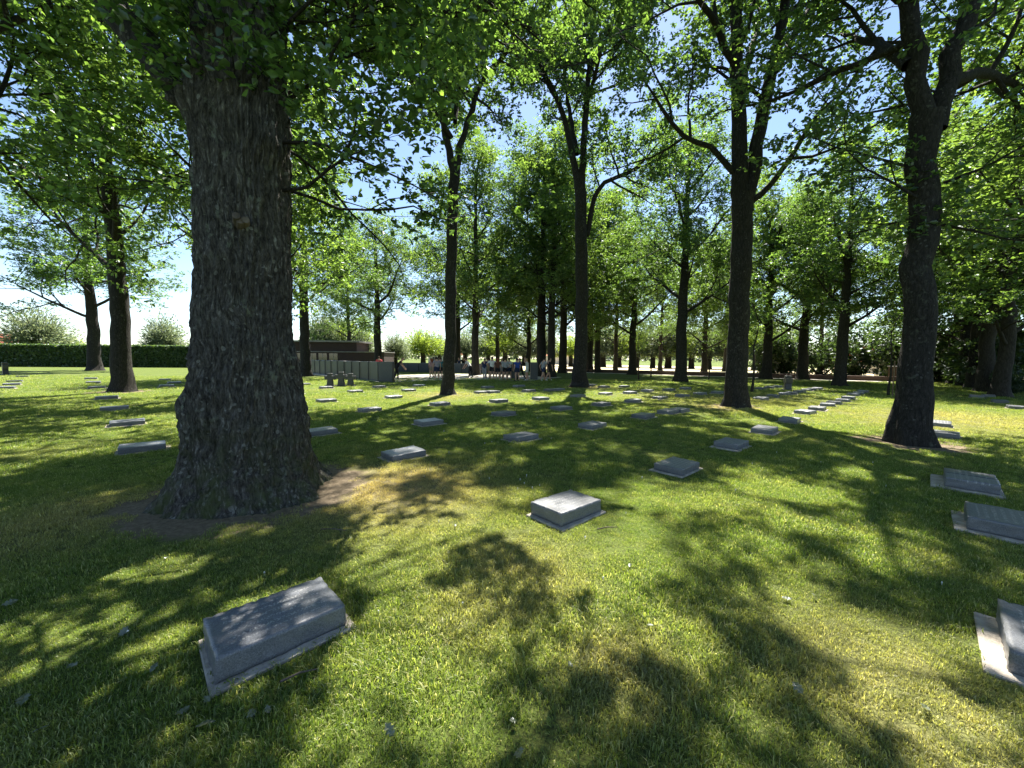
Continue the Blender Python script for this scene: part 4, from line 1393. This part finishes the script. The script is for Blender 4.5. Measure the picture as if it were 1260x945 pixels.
# ------------------------------------------------------------------ grave markers
def stone_mesh(seed, lx, ly, h):
    """rough-hewn block: an even lattice over the box, sides broken, upper edge chipped"""
    nx_, ny_, nz_ = int(lx / 0.02), int(ly / 0.02), max(5, int(h / 0.018))
    ids, co, fs = {}, [], []

    def vid(i, j, k):
        key = (i, j, k)
        if key not in ids:
            ids[key] = len(co)
            co.append((i / nx_ - .5, j / ny_ - .5, k / nz_))
        return ids[key]
    for i in range(nx_):
        for j in range(ny_):
            fs.append((vid(i, j, nz_), vid(i + 1, j, nz_), vid(i + 1, j + 1, nz_), vid(i, j + 1, nz_)))
            fs.append((vid(i, j + 1, 0), vid(i + 1, j + 1, 0), vid(i + 1, j, 0), vid(i, j, 0)))
        for k in range(nz_):
            fs.append((vid(i, 0, k), vid(i + 1, 0, k), vid(i + 1, 0, k + 1), vid(i, 0, k + 1)))
            fs.append((vid(i + 1, ny_, k), vid(i, ny_, k), vid(i, ny_, k + 1), vid(i + 1, ny_, k + 1)))
    for j in range(ny_):
        for k in range(nz_):
            fs.append((vid(0, j + 1, k), vid(0, j, k), vid(0, j, k + 1), vid(0, j + 1, k + 1)))
            fs.append((vid(nx_, j, k), vid(nx_, j + 1, k), vid(nx_, j + 1, k + 1), vid(nx_, j, k + 1)))
    c = np.array(co)
    u = c.copy()
    sidex, sidey, top = np.abs(u[:, 0]) > .499, np.abs(u[:, 1]) > .499, u[:, 2] > .999
    c = c * np.array([lx, ly, h])
    nz = fbm(c[:, 0] * 26, c[:, 1] * 26, c[:, 2] * 26 + seed * 5.3, seed, 3)
    big = fbm(c[:, 0] * 6, c[:, 1] * 6, c[:, 2] * 6 + seed * 3.1, seed + 40, 2)
    dep = np.clip(0.0045 * nz + 0.004 * big, -0.012, 0.006)
    c[:, 0] += np.where(sidex, np.sign(u[:, 0]) * dep, 0)
    c[:, 1] += np.where(sidey, np.sign(u[:, 1]) * dep, 0)
    edge = (sidex.astype(int) + sidey + top) >= 2
    chip = np.clip(vnoise(c[:, 0] * 30, c[:, 1] * 30, seed, seed + 4) - 0.15, 0, 1)
    c[:, 2] -= np.where(edge & top, 0.0006 + 0.014 * chip, 0) + np.where(top & ~edge, 0.0005 * (nz + 1), 0)
    c[:, 0] -= np.where(edge & sidex, np.sign(u[:, 0]) * 0.001, 0)
    c[:, 1] -= np.where(edge & sidey, np.sign(u[:, 1]) * 0.001, 0)
    return mesh_np('stone', c, [np.array(fs)])


def slab_mesh(seed, lx, ly):
    mb_ = MB(); mb_.box(-lx / 2, lx / 2, -ly / 2, ly / 2, -0.05, 0.03)
    me_ = mb_.mesh('base_slab', 0.006, 1)
    return me_


ST = [stone_mesh(k, 0.615, 0.415, 0.125) for k in range(4)]
STL = [stone_mesh(k + 8, 0.58, 0.40, 0.095) for k in range(4)]
SLB = slab_mesh(1, 0.69, 0.49)
SLB2 = slab_mesh(2, 0.74, 0.60)
HALF = [stone_mesh(20 + k, 0.30, 0.44, 0.12) for k in range(2)]
# diagonal rows
su = np.array([math.cos(STONE_YAW), math.sin(STONE_YAW)]); sv = np.array([-su[1], su[0]])
rows = {}
for i, p in enumerate(STONES):
    v_ = p.x * sv[0] + p.y * sv[1]
    rows.setdefault(int(round((v_ + 0.3) / 2.72)), []).append(i)
rows_sorted = sorted(rows)
SPECIAL = {0: 'large grey grave stone on a pale slab in the left foreground below the massive oak', 1: 'bright grey grave stone on a pale slab in the middle of the lawn',
           15: 'pair of grave slabs lying side by side on one base, before the dark right oak', 16: 'grave stone with a wide pale base edge, cut by the right picture edge',
           17: 'grave stone on a broken pale slab at the lower right edge', 2: 'dark grave stone just behind the bright central one', 18: 'grave stone on green grass just right of the massive oak',
           63: 'nearest grave stone left of the massive oak trunk', 64: 'second grave stone left of the massive oak trunk', 19: 'grave stone halfway between the slim oak and the bright central stone'}
rs = np.random.RandomState(17)
SLAB_RECTS = []
for ri, rk in enumerate(rows_sorted):
    ids = sorted(rows[rk], key=lambda i: STONES[i].x * su[0] + STONES[i].y * su[1])
    for j, i in enumerate(ids):
        p = STONES[i]
        far = p.length > 9
        yaw = STONE_YAW + rs.normal(0, 0.035)
        lab = SPECIAL.get(i) or 'flat grey grave stone, %s along the %s diagonal row counted from the right foreground' % (ORD[j], ORD[ri])
        o_ = empty('grave_marker', p, yaw)
        tag(o_, lab, 'grave stone', 'flat grave stones set in diagonal rows')
        if i == 15:
            link('base_slab', SLB2, o_, M['slab'])
            for s, hm in ((-1, HALF[0]), (1, HALF[1])):
                h_ = link('stone', hm, o_, M['granite'])
                h_.location = (s * 0.167 + 0.02, -0.04, 0.03)
            SLAB_RECTS.append((p, yaw, 0.74, 0.60))
            continue
        low_ = i not in (0, 1, 16, 17)
        sb_ = link('base_slab', SLB, o_, M['slab'])
        sb_.location.z = rs.uniform(-0.022, -0.012) if low_ else -0.012
        h_ = link('stone', (STL if low_ else ST)[i % 4], o_, M['granite'])
        h_.location = (rs.normal(0, 0.012) + (0.03 if i in (16, 17) else 0), rs.normal(0, 0.01) + (0.02 if i == 0 else (-0.05 if i in (16, 17) else 0)), 0.03 + sb_.location.z)
        h_.rotation_euler = (rs.normal(0, 0.012), rs.normal(0, 0.012), rs.normal(0, 0.02) + (math.pi if i % 3 == 0 else 0))
        SLAB_RECTS.append((p, yaw, *((0.66, 0.47) if low_ else (0.69, 0.49))))

# ------------------------------------------------------------------ people
def cloth(name, c):
    if name not in M:
        M[name] = simple_mat(name, c, 0.85, 0.15, 20, 0)
    return M[name]


SKIN = [cloth('skin_light', (0.50, 0.30, 0.21)), cloth('skin_tan', (0.36, 0.20, 0.13))]
HAIR = [cloth('hair_brown', (0.06, 0.035, 0.02)), cloth('hair_blond', (0.32, 0.21, 0.09)), cloth('hair_dark', (0.015, 0.012, 0.01)), cloth('hair_red', (0.17, 0.05, 0.02))]
SHOE = cloth('shoe_dark', (0.03, 0.03, 0.035))
SHOEW = cloth('shoe_white', (0.6, 0.6, 0.58))


def person(px, py, h, face, pose, shirt, lower, label, hair=0, skin=0, shorts=True, longhair=False, shoes=None, base=None):
    loc = base if base is not None else G(px, py)
    rn = random.Random(int(px * 31 + py))
    V, E, Rr, reg = [], [], [], []

    def v(x, y, z, r, parent=None, tagn=None):
        V.append((x, y, z)); Rr.append(r)
        if parent is not None:
            E.append((parent, len(V) - 1)); reg.append(tagn)
        return len(V) - 1
    step = {'stand': 0.03, 'walk': 0.24, 'hip': 0.05, 'bend': 0.08, 'raise': 0.03, 'phone': 0.03}[pose]
    bend = 0.55 if pose == 'bend' else (0.12 if pose == 'walk' else 0.03)
    hipz = 0.91
    pel = v(0, 0, hipz, 0.135)
    dx = math.sin(bend); dz = math.cos(bend)
    wa = v(dx * 0.17, 0, hipz + dz * 0.17, 0.115, pel, 'torso')
    ch = v(dx * 0.38, 0, hipz + dz * 0.38, 0.14, wa, 'torso')
    nk = v(dx * 0.54 + .01, 0, hipz + dz * 0.54, 0.058, ch, 'neck')
    hd0 = v(dx * 0.62 + .03, 0, hipz + dz * 0.62, 0.082, nk, 'head')
    hd1 = v(dx * 0.74 + .03, 0, hipz + dz * 0.74, 0.094, hd0, 'head')
    v(dx * 0.81 + .02, 0, hipz + dz * 0.81, 0.06, hd1, 'head')
    v(dx * 0.66 + .135, 0, hipz + dz * 0.655, 0.014, hd0, 'nose')
    for s in (-1, 1):
        sh = v(dx * 0.46, s * 0.175, hipz + dz * 0.46, 0.062, ch, 'torso')
        if pose == 'hip':
            el = (dx * .2 - .08, s * 0.36, hipz + .22); wr = (0.05, s * 0.2, hipz + .06)
        elif pose == 'raise' and s == 1:
            el = (dx * .4 + .12, s * 0.3, hipz + .52); wr = (0.12, s * 0.2, hipz + .75)
        elif pose == 'phone':
            el = (dx * .2 + .03, s * 0.24, hipz + .2); wr = (0.26, s * 0.1, hipz + .3)
        elif pose == 'bend':
            el = (dx * .45 + .12, s * 0.2, hipz + .17); wr = (dx * .45 + .26, s * 0.16, hipz - .06)
        elif pose == 'walk':
            el = (dx * .2 - s * .12, s * 0.235, hipz + .2); wr = (-s * .1 + .08, s * 0.24, hipz - .03)
        else:
            el = (-0.02, s * 0.235, hipz + .19); wr = (0.05, s * 0.235, hipz - .04)
        e1 = v(*el, 0.042, sh, 'uparm')
        w1 = v(*wr, 0.03, e1, 'skin')
        dv = (V3(wr) - V3(el)).normalized()
        pa = v(*(V3(wr) + dv * 0.075), 0.026, w1, 'skin')
        for q in range(4):
            off = V3((0, (q - 1.5) * 0.02, 0))
            b_ = V3(wr) + dv * 0.10 + off
            f1 = v(*b_, 0.010, pa, 'skin')
            v(*(b_ + dv * (0.05 + 0.012 * (q in (1, 2))) + V3((0.012, 0, 0))), 0.008, f1, 'skin')
        th_ = v(*(V3(wr) + dv * 0.05 + V3((0.035, -s * 0.02, 0))), 0.011, pa, 'skin')
        v(*(V3(wr) + dv * 0.085 + V3((0.05, -s * 0.02, 0))), 0.009, th_, 'skin')
        st = s * step
        hp = v(0.0, s * 0.09, hipz - 0.04, 0.098, pel, 'hip')
        kn = v(st * 0.55 + 0.03, s * 0.1, 0.48, 0.06, hp, 'thigh')
        an = v(st - (0.06 if st < 0 else 0.02), s * 0.105, 0.085 + (0.05 if st < -0.1 else 0), 0.04, kn, 'shin')
        v(st + 0.13, s * 0.12, 0.035, 0.035, an, 'foot')
    me_ = bpy.data.meshes.new('person_skeleton')
    me_.from_pydata(V, E, [])
    ob = bpy.data.objects.new('person_tmp', me_)
    COL.objects.link(ob)
    ob.modifiers.new('skin', 'SKIN')
    for i_, d_ in enumerate(me_.skin_vertices[0].data):
        d_.radius = (Rr[i_], Rr[i_])
        d_.use_root = (i_ == 0)
    sbs = ob.modifiers.new('sub', 'SUBSURF'); sbs.levels = 1; sbs.render_levels = 1
    dg = bpy.context.evaluated_depsgraph_get()
    body = bpy.data.meshes.new_from_object(ob.evaluated_get(dg))
    bpy.data.objects.remove(ob)
    # clothing regions
    mats = [SKIN[skin], shirt, lower, HAIR[hair], shoes or (SHOEW if rn.random() < .5 else SHOE)]
    body.materials.clear()
    for m_ in mats: body.materials.append(m_)
    n_ = len(body.polygons)
    cen = np.zeros(n_ * 3); body.polygons.foreach_get('center', cen); cen = cen.reshape(-1, 3)
    A_ = np.array([V[a] for a, _ in E]); B_ = np.array([V[b] for _, b in E])
    best = np.full(n_, 9.0); bi = np.zeros(n_, int); bt = np.zeros(n_)
    rmax = np.array([max(Rr[a], Rr[b]) for a, b in E])
    for j_ in range(len(E)):
        ab = B_[j_] - A_[j_]
        t_ = np.clip(((cen - A_[j_]) @ ab) / (ab @ ab), 0, 1)
        ds = np.linalg.norm(cen - A_[j_] - t_[:, None] * ab, axis=1) / rmax[j_]
        m_ = ds < best
        best[m_] = ds[m_]; bi[m_] = j_; bt[m_] = t_[m_]
    mi = np.zeros(n_, np.int32)
    for q in range(n_):
        rg = reg[bi[q]]
        if rg == 'torso': mi[q] = 1
        elif rg == 'uparm': mi[q] = 1 if bt[q] < 0.6 else 0
        elif rg == 'hip': mi[q] = 2
        elif rg == 'thigh': mi[q] = 2 if (bt[q] < 0.62 or not shorts) else 0
        elif rg == 'shin': mi[q] = 0 if shorts else 2
        elif rg == 'foot': mi[q] = 4
        elif rg == 'head':
            hc = V3((dx * 0.72 + .03, 0, hipz + dz * 0.72))
            rel = V3(cen[q]) - hc
            mi[q] = 3 if (rel.z > 0.045 or rel.x < -0.015) else 0
    body.polygons.foreach_set('material_index', mi)
    body.polygons.foreach_set('use_smooth', np.ones(n_, dtype=bool))
    sc = h / 1.78
    ob = link('person', body)
    ob.location = loc
    ob.rotation_euler = (0, 0, face)
    ob.scale = (sc * 1.15, sc * 1.15, sc)
    tag(ob, label, 'person', 'visitors by the steles')
    if longhair:
        mb_ = MB()
        mb_.tube([(dx * .78 - .02, 0, hipz + dz * .80), (dx * .7 - .06, 0, hipz + dz * .7), (dx * .55 - .08, 0, hipz + dz * .56), (dx * .45 - .1, 0, hipz + dz * .44)], [0.06, 0.095, 0.085, 0.03], 10)
        mb_.build('hair', HAIR[hair], ob, smooth=True)
    return ob


C_ = cloth
BLK, NAVY, WHT, GRY, RED, TEAL, BLU, PINK, STR, KHA = (C_('black_cloth', (.015, .015, .018)), C_('navy_cloth', (.02, .03, .07)), C_('white_cloth', (.65, .63, .58)), C_('grey_cloth', (.3, .3, .31)), C_('red_cloth', (.45, .05, .06)),
                                                       C_('teal_cloth', (.04, .16, .18)), C_('blue_cloth', (.03, .07, .3)), C_('pink_cloth', (.5, .3, .28)), C_('mauve_cloth', (.28, .24, .27)), C_('khaki_cloth', (.3, .26, .18)))
PI = math.pi
person(488, 467.6, 1.78, 0.1, 'bend', BLK, BLK, 'person in black bending forward beside the end slab of the front row', 2, 0, shorts=False)
person(0, 0, 1.75, 2.0, 'stand', RED, NAVY, 'person in a red shirt standing behind the front row of slabs', 0, base=at(466.5, 445, 33.0) * Vector((1, 1, 0)))
person(531, 465.5, 1.62, 2.6, 'hip', PINK, KHA, 'person with a pale top and reddish hair left of the slim straight oak', 3, longhair=True)
person(537.5, 467.5, 1.74, 1.9, 'stand', STR, NAVY, 'person in a mauve top and dark shorts left of the slim straight oak', 2)
person(542, 466.5, 1.7, 2.2, 'phone', TEAL, BLK, 'person in a teal shirt half hidden by the slim straight oak', 0)
person(579, 465, 1.75, PI - .3, 'bend', WHT, BLK, 'person in a white shirt and black trousers leaning over, beside the slender oak', 2, shorts=False)
person(596, 467, 1.68, 1.4, 'walk', NAVY, GRY, 'leftmost of the group, in a navy top with grey trousers', 0, 0, shorts=False)
person(600, 466, 1.7, 2.0, 'stand', STR, KHA, 'group member in a mauve top and khaki shorts, second from the left', 0)
person(605.5, 467.6, 1.78, 1.5, 'hip', WHT, BLK, 'tall person in a white shirt and black shorts, at the left of the group', 2)
person(612.5, 467.8, 1.66, 1.6, 'stand', C_('brown_cloth', (.12, .05, .03)), BLK, 'person in a brown top with long red-brown hair and black shorts', 3, longhair=True)
person(617, 466.2, 1.68, 1.2, 'phone', WHT, GRY, 'person in a white top and grey shorts partly hidden in the middle of the group', 1)
person(621.5, 467.8, 1.7, 1.55, 'hip', GRY, BLK, 'person in a grey shirt and black shorts with hands on hips', 0)
person(626.5, 467.3, 1.7, 1.8, 'stand', WHT, NAVY, 'person in a white top and navy shorts left of the dark slab in the group', 2)
person(636.5, 469, 1.7, 2.2, 'stand', BLU, NAVY, 'person in a bright blue shirt right of the dark slab', 2)
person(641, 468, 1.7, 2.6, 'walk', BLK, BLK, 'person all in black beside the one in bright blue', 2, shorts=False)
person(648.5, 468.2, 1.68, 2.9, 'raise', WHT, WHT, 'person in white with one arm raised, beside the upright grey slab', 1)
person(668, 468.8, 1.74, 0.6, 'walk', GRY, NAVY, 'person in a grey top walking in front of two close dark trunks', 2)
person(674.5, 468.5, 1.72, 0.5, 'walk', BLK, BLK, 'person in black shirt and shorts walking in front of two close dark trunks', 0)
for k, (x, c, hh_) in enumerate(((565, NAVY, 1.7), (569.5, BLK, 1.75), (574, TEAL, 1.72))):
    person(0, 0, hh_, 4.2 + k, 'stand', c, NAVY, '%s visitor of three standing behind the low back slabs left of the slender oak' % ('left', 'middle', 'right')[k], k % 3, base=at(x, 445, 46.5) * Vector((1, 1, 0)))

# ------------------------------------------------------------------ roots, fallen leaves, twigs
def fallen_leaf_mesh(seed):
    rn = random.Random(seed)
    n_ = 9
    L_, side_l, side_r, mid = 0.095, [], [], []
    for q in range(n_):
        t_ = q / (n_ - 1)
        w_ = 0.027 * math.sin(math.pi * min(1, t_ * 0.92 + 0.06)) * (1 + 0.28 * math.cos(q * math.pi))
        z_ = 0.012 * math.sin(t_ * 2.6 + seed) + 0.006
        mid.append((t_ * L_ - L_ / 2, 0, z_))
        side_l.append((t_ * L_ - L_ / 2 + 0.004, w_, z_ + rn.uniform(.002, .010)))
        side_r.append((t_ * L_ - L_ / 2 + 0.004, -w_, z_ + rn.uniform(-.002, .009)))
    vs = mid + side_l + side_r
    fs = []
    for q in range(n_ - 1):
        fs.append((q, q + 1, n_ + q + 1, n_ + q)); fs.append((q + 1, q, 2 * n_ + q, 2 * n_ + q + 1))
    me_ = bpy.data.meshes.new('fallen_leaf')
    me_.from_pydata(vs, [], fs)
    return me_


FL = [fallen_leaf_mesh(k) for k in range(4)]
for m_ in FL: m_.materials.append(M['pale_leaf'])
rn = random.Random(77)
lp = [(12, 748), (50, 907), (150, 845), (225, 882), (252, 902), (982, 855), (1137, 878), (968, 741), (800, 776), (640, 938), (90, 826), (205, 690), (30, 870), (480, 905), (775, 700), (1060, 610), (1180, 585), (560, 650), (255, 868), (330, 880)]
lp += [(rn.uniform(10, 1250), rn.uniform(640, 940)) for _ in range(6)]
for k, (x, y) in enumerate(lp):
    p = G(x, y)
    if (p - OAK).length < 1.2: continue
    o_ = link('fallen_leaf', FL[k % 4])
    o_.location = (p.x, p.y, 0.028)
    o_.rotation_euler = (rn.gauss(0, .25), rn.gauss(0, .25), rn.uniform(0, 6.28))
    s_ = rn.uniform(.4, .75)
    o_.scale = (s_, s_, s_)
    tag(o_, 'small pale fallen oak leaf lying on the grass', 'leaf', 'fallen leaves scattered on the lawn')
for k, (x, y, L_) in enumerate(((735, 655, .10), (345, 846, .08), (395, 655, .12))):
    p = G(x, y)
    mb = MB()
    a = 0.25 + 0.35 * math.sin(k * 2.3)
    pts = [V3((math.cos(a) * L_ * q, math.sin(a) * L_ * q, .03 + .006 * (q == 1))) + V3((0, .01 * (q == 1), 0)) for q in range(3)]
    mb.tube(pts, [.006, .005, .003], 6)
    o_ = mb.build('fallen_twig', M['root'], smooth=True)
    o_.location = p
    tag(o_, 'short dry brown twig lying in the grass', 'twig', 'dry twigs on the lawn')

# ------------------------------------------------------------------ grass
def tuft_mesh(seed, nb=46, rad=0.065, hmin=0.012, hmax=0.031):
    rs_ = np.random.RandomState(seed)
    V, F4, F3 = [], [], []
    for k in range(nb):
        a, rr_ = rs_.uniform(0, 6.283), rad * math.sqrt(rs_.rand())
        x, y = rr_ * math.cos(a), rr_ * math.sin(a)
        h_ = rs_.uniform(hmin, hmax) * (1.3 if rs_.rand() < .08 else 1)
        ln = rs_.uniform(0.15, 1.1)
        la = rs_.uniform(0, 6.283)
        w_ = rs_.uniform(0.0011, 0.0021)
        wa_ = la + 1.57 + rs_.normal(0, .4)
        wx_, wy_ = math.cos(wa_) * w_, math.sin(wa_) * w_
        m = np.array([x + math.cos(la) * h_ * ln * 0.35, y + math.sin(la) * h_ * ln * 0.35, h_ * 0.62])
        tip = np.array([x + math.cos(la) * h_ * ln * 1.05, y + math.sin(la) * h_ * ln * 1.05, h_ * (1.0 - 0.25 * ln)])
        i0 = len(V)
        V += [(x - wx_, y - wy_, -0.004), (x + wx_, y + wy_, -0.004), (m[0] + wx_ * .8, m[1] + wy_ * .8, m[2]), (m[0] - wx_ * .8, m[1] - wy_ * .8, m[2]), tuple(tip)]
        F4.append((i0, i0 + 1, i0 + 2, i0 + 3)); F3.append((i0 + 3, i0 + 2, i0 + 4))
    me_ = mesh_np('grass_tuft', np.array(V), [np.array(F4), np.array(F3)])
    me_.materials.append(M['blade'])
    return me_


tcol = bpy.data.collections.new('grass_tufts')      # source meshes only, not linked to the scene
for k in range(6):
    tcol.objects.link(bpy.data.objects.new('grass_tuft', tuft_mesh(200 + k)))
rs = np.random.RandomState(303)
PX, PY, PS = [], [], []
for (y0, y1, den, sc0) in ((0.7, 2.6, 620, 1.0), (2.6, 5.0, 500, 1.0), (5.0, 9.0, 260, 1.15), (9.0, 16.0, 80, 1.5), (16.0, 30.0, 17, 2.1)):
    wmax = 1.42 * y1 + 1.5
    n_ = int(den * (y1 - y0) * 2 * wmax)
    x = rs.uniform(-wmax, wmax, n_); y = rs.uniform(y0, y1, n_)
    k = np.abs(x) < 1.42 * y + 1.5
    PX.append(x[k]); PY.append(y[k]); PS.append(sc0 * rs.uniform(.75, 1.25, k.sum()))
PX, PY, PS = map(np.concatenate, (PX, PY, PS))
keep = np.ones(len(PX), bool)
edge = np.zeros(len(PX))
for (p, yaw, lx, ly) in SLAB_RECTS:
    dx_, dy_ = PX - p.x, PY - p.y
    near = (np.abs(dx_) < 1) & (np.abs(dy_) < 1)
    u = np.abs(dx_ * math.cos(yaw) + dy_ * math.sin(yaw)) - lx / 2
    w_ = np.abs(-dx_ * math.sin(yaw) + dy_ * math.cos(yaw)) - ly / 2
    dd = np.maximum(u, w_)
    keep &= ~(near & (dd < 0.012 + 0.05 * (PS - 0.7).clip(0, 1)))
    edge = np.where(near & (dd < 0.10), np.maximum(edge, 1 - dd / 0.10), edge)
br_ = bare_at(PX, PY) + 0.35 * fbm(PX * 3.1, PY * 3.1, PX * 0, 6, 3)
keep &= rs.rand(len(PX)) > np.clip((br_ - 0.42) / 0.3, 0, 1)
keep &= np.hypot(PX - OAK.x, PY - OAK.y) > 0.95
for q in (OAK_R, OAK_T, OAK_4, OAK_5, OAK_6):
    keep &= np.hypot(PX - q.x, PY - q.y) > 0.5
thin = fbm(PX * 1.7, PY * 1.7, PX * 0 + 3, 41, 3)
keep &= rs.rand(len(PX)) > np.clip((thin - 0.5) * 1.5, 0, 0.3)
hgt = 1 + 0.35 * fbm(PX * 0.9, PY * 0.9, PX * 0, 31, 3)
PS = PS * hgt * (1 + 0.55 * np.clip(edge, 0, 1) * rs.rand(len(PX)))
PX, PY, PS = PX[keep], PY[keep], PS[keep]
n_ = len(PX)
gm = bpy.data.meshes.new('grass')
gm.vertices.add(n_)
gm.vertices.foreach_set('co', np.stack([PX, PY, np.zeros(n_)], 1).astype(np.float32).ravel())
a_ = gm.attributes.new('rot', 'FLOAT_VECTOR', 'POINT')
a_.data.foreach_set('vector', np.stack([rs.normal(0, .12, n_), rs.normal(0, .12, n_), rs.uniform(0, 6.283, n_)], 1).astype(np.float32).ravel())
a_ = gm.attributes.new('scl', 'FLOAT', 'POINT')
a_.data.foreach_set('value', PS.astype(np.float32))
a_ = gm.attributes.new('dry', 'FLOAT', 'POINT')
a_.data.foreach_set('value', np.clip(dry_at(PX, PY) + rs.normal(0, .06, n_), 0, 1).astype(np.float32))
grass = link('grass', gm)
tag(grass, 'short mown grass covering the lawn', 'grass', None, 'stuff')
ng = bpy.data.node_groups.new('scatter_grass', 'GeometryNodeTree')
ng.interface.new_socket('Geometry', in_out='INPUT', socket_type='NodeSocketGeometry')
ng.interface.new_socket('Geometry', in_out='OUTPUT', socket_type='NodeSocketGeometry')
gi, go = ng.nodes.new('NodeGroupInput'), ng.nodes.new('NodeGroupOutput')
iop = ng.nodes.new('GeometryNodeInstanceOnPoints')
ci = ng.nodes.new('GeometryNodeCollectionInfo')
ci.inputs['Collection'].default_value = tcol
ci.inputs['Separate Children'].default_value = True
ci.inputs['Reset Children'].default_value = True
iop.inputs['Pick Instance'].default_value = True
ar = ng.nodes.new('GeometryNodeInputNamedAttribute'); ar.data_type = 'FLOAT_VECTOR'; ar.inputs['Name'].default_value = 'rot'
as_ = ng.nodes.new('GeometryNodeInputNamedAttribute'); as_.data_type = 'FLOAT'; as_.inputs['Name'].default_value = 'scl'
ri_ = ng.nodes.new('FunctionNodeRandomValue'); ri_.data_type = 'INT'; ri_.inputs[4].default_value = 0; ri_.inputs[5].default_value = 5
ng.links.new(gi.outputs[0], iop.inputs['Points'])
ng.links.new(ci.outputs[0], iop.inputs['Instance'])
ng.links.new(ri_.outputs[2], iop.inputs['Instance Index'])
ng.links.new(ar.outputs[0], iop.inputs['Rotation'])
ng.links.new(as_.outputs[0], iop.inputs['Scale'])
ng.links.new(iop.outputs[0], go.inputs[0])
md = grass.modifiers.new('scatter', 'NODES')
md.node_group = ng
print('tufts', n_)

# small white clover heads
rs = np.random.RandomState(8)
mb = MB()
spots = [(645, 597), (655, 603), (640, 592), (664, 600), (637, 604), (648, 588), (720, 664), (790, 590), (540, 645), (905, 606), (1090, 600), (1010, 570)]
pts = [G(x, y) for x, y in spots]
for _ in range(45):
    y = rs.uniform(2, 12); pts.append(V3((rs.uniform(-1.2, 1.2) * y, y, 0)))
for p in pts:
    r_ = rs.uniform(.004, .008)
    z = rs.uniform(.025, .045)
    q = V3((p.x, p.y, z))
    mb.add([q + V3((r_, 0, 0)), q + V3((0, r_, 0)), q - V3((r_, 0, 0)), q - V3((0, r_, 0)), q + V3((0, 0, r_)), q - V3((0, 0, z))], [(0, 1, 4), (1, 2, 4), (2, 3, 4), (3, 0, 4), (1, 0, 5), (3, 2, 5)])
cf = mb.build('clover_flowers', M['flower'])
tag(cf, 'tiny white clover flowers dotted over the grass', 'flowers', None, 'stuff')
